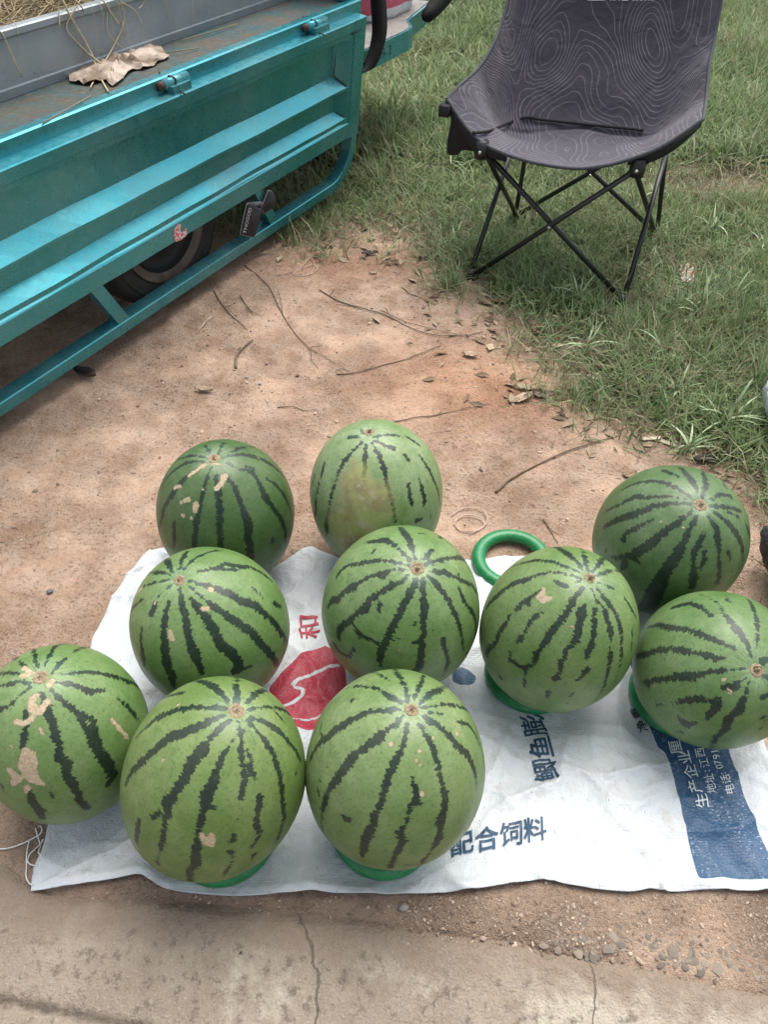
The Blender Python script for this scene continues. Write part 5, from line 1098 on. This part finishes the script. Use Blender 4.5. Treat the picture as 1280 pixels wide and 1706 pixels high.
for (n, y0, y1, x0, x1, Lm, wd) in ((270000, 1.0, 3.4, -1.4, 2.6, .080, .0038), (290000, 3.4, 7.6, -1.6, 4.6, .110, .0066)):
    p = scatter(n, x0, x1, y0, y1); d, s = dens_f(p); ok = rng.uniform(0, 1, len(p)) < d; p = p[ok]; s = s[ok]
    # nothing grows through the wheel and platform, little under the bed
    tn_ = p@n_t[:2]-qn; ts_ = p@d_[:2]; under = (tn_ < -.02) & (ts_ < 2.9); kp2 = ~(under & (rng.uniform(0, 1, len(p)) < .55)); p = p[kp2]; s = s[kp2]
    patch = fbm(p[:, 0]*1.6, p[:, 1]*1.6, 63, 3); rn = np.clip(rng.normal(.40, .34, len(p))+patch*.9, 0, 1)
    dryp = .13+.40*sst(-.12, .05, s)+.5*np.exp(-(((p[:, 0]-bare_c[0])/.4)**2+((p[:, 1]-bare_c[1])/.28)**2))+.25*sst(.02, .2, fbm(p[:, 0]*2.1, p[:, 1]*2.1, 64, 3))
    dr = (rng.uniform(0, 1, len(p)) < dryp)*rng.uniform(.6, 1, len(p))
    v, f, r, dq = blades(p, Lm, Lm*.35, wd, .75, rn, dr, .010)
    VV.append(v); FF.append(f+off); off += len(v); RR_.append(r); DD.append(dq)
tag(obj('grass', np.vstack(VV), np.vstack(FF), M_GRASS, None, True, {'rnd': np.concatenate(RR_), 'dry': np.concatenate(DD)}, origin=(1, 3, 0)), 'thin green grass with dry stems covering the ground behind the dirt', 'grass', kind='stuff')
# stray dry bits on the dirt near the grass
p = scatter(42000, -1.3, 1.3, .9, 2.9); s = sdf_poly(p, GRASS_POLY); ok = (s > -.05) & (rng.uniform(0, 1, len(p)) < .32*np.exp(-np.maximum(s, 0)/.13)+.012); p = p[ok]
v, f, r, dq = blades(p, .030, .012, .0014, 1.45, rng.uniform(.0, .8, len(p)), (rng.uniform(0, 1, len(p)) < .8)*1.0)
tag(obj('dry_grass_litter', v, f, M_GRASS, None, True, {'rnd': r, 'dry': dq}, origin=(0, 0, 0)), 'broken dry grass bits littering the dirt along the grass edge', 'grass', kind='stuff')
# scraps of dead leaf along the grass edge
p = scatter(9000, -.6, 2.4, 1.2, 3.6); s = sdf_poly(p, GRASS_POLY); p = p[rng.uniform(0, 1, len(p)) < .26*np.exp(-(s/.17)**2)+.02*(s < 0)]; n = len(p)
a = rng.uniform(0, 6.28, n); l = rng.uniform(.006, .028, n); w = l*rng.uniform(.25, .5, n); z = gz(p[:, 0], p[:, 1])+.004+rng.uniform(0, .02, n)*(sdf_poly(p, GRASS_POLY) < -.1)
ex = np.column_stack([np.cos(a), np.sin(a), rng.uniform(-.3, .3, n)]); ey = np.column_stack([-np.sin(a), np.cos(a), rng.uniform(-.5, .5, n)]); c0 = np.column_stack([p, z])
V = np.stack([c0-ex*l[:, None], c0-ey*w[:, None]+ZZ*.002, c0+ex*l[:, None], c0+ey*w[:, None]+ZZ*.003, c0+ex*(l*.2)[:, None]-ZZ*.001], 1); V[..., 2] = np.maximum(V[..., 2], z[:, None]-.002); V = V.reshape(-1, 3); k = np.arange(n)*5
Fq = np.concatenate([np.stack([k+i, k+(i+1) % 4, k+4], 1) for i in range(4)])
kl = Mat('leaf scraps', .85, .2); kl.set('Base Color', kl.mix(kl.at('rnd'), (.13, .085, .055), (.47, .37, .26)))
tag(obj('leaf_litter', V, Fq, kl.m, None, False, {'rnd': np.repeat(rng.uniform(0, 1, n), 5)}, origin=(0, 0, 0)), 'crumbled dead leaf scraps strewn along the ragged grass edge', 'leaf litter', kind='stuff')
# pale broad-leaved tufts that stand out of the grass
kp_ = Mat('pale grass leaf', .5, .35); r1 = kp_.at('rnd'); c = kp_.mix(r1, (.20, .29, .14), (.42, .50, .30)); kp_.set('Base Color', c); M_PALE = kp_.m
TUFTS = [(648, 252, .10, 16), (705, 250, .08, 9), (636, 318, .11, 13), (1210, 270, .10, 9), (1185, 392, .09, 9), (1165, 520, .08, 10), (1212, 516, .08, 9), (1040, 568, .10, 12), (1172, 540, .10, 9), (1228, 560, .12, 12), (1256, 660, .10, 10), (1146, 752, .06, 9), (1206, 716, .09, 10), (1060, 345, .07, 8), (660, 110, .20, 4), (685, 140, .20, 3), (1255, 130, .10, 8), (1105, 600, .07, 8), (1245, 255, .09, 8), (800, 150, .09, 9), (990, 480, .06, 8), (880, 480, .06, 7)]
for _i in range(46):
    u = random.uniform(600, 1275); v = random.uniform(60, 700)
    if sdf_poly(GP([(u, v)]), GRASS_POLY)[0] < -.12 and not (860 < u < 1120 and v < 330): TUFTS.append((u, v, random.uniform(.045, .075), random.randint(6, 11)))
for (u, v, L, n) in TUFTS:
    L = L*1.5 if L < .15 else L*1.25; c0 = G(u, v); c0[2] = gzs(c0[0], c0[1])-.002; Vt = []; Ft = []; rt_ = []
    for i in range(n):
        a = random.uniform(0, 6.28); l = L*random.uniform(.6, 1.15); el = random.uniform(.45, 1.3) if L < .15 else random.uniform(1.2, 1.5); w = random.uniform(.0025, .0042)*(.7 if L > .15 else 1)
        hb = random.uniform(0, .35)*L; dv = np.array([math.cos(a), math.sin(a), 0]); sd_ = np.array([-dv[1], dv[0], 0]); b = len(Vt); rr = random.random(); p = c0+ZZ*hb+dv*.004
        for k in range(5):
            t = k/4; q = p+dv*l*t*math.cos(el)*(1+.2*t)+ZZ*(l*t*math.sin(el)-l*.55*t*t*math.cos(el)); q[2] = max(q[2], c0[2]+.004); ww = w*(1-t**2.2)+.0002
            Vt += [q-sd_*ww/1, q+ZZ*-.0008*0+sd_*ww/1]; rt_ += [rr, rr]
        Ft += [(b+2*k, b+2*k+1, b+2*k+3, b+2*k+2) for k in range(4)]
    v_, f_ = tube([c0, c0+ZZ*L*.2+rt*.004, c0+ZZ*L*.4], .0016, 5); b = len(Vt); Vt += v_; Ft += [tuple(x+b for x in q) for q in f_]; rt_ += [.2]*len(v_)
    tag(obj('grass_tuft', Vt, Ft, M_PALE, None, True, {'rnd': rt_}, origin=c0), 'pale green grass tuft with broad drooping leaves rising above the short grass', 'grass tuft', 'pale grass tufts')
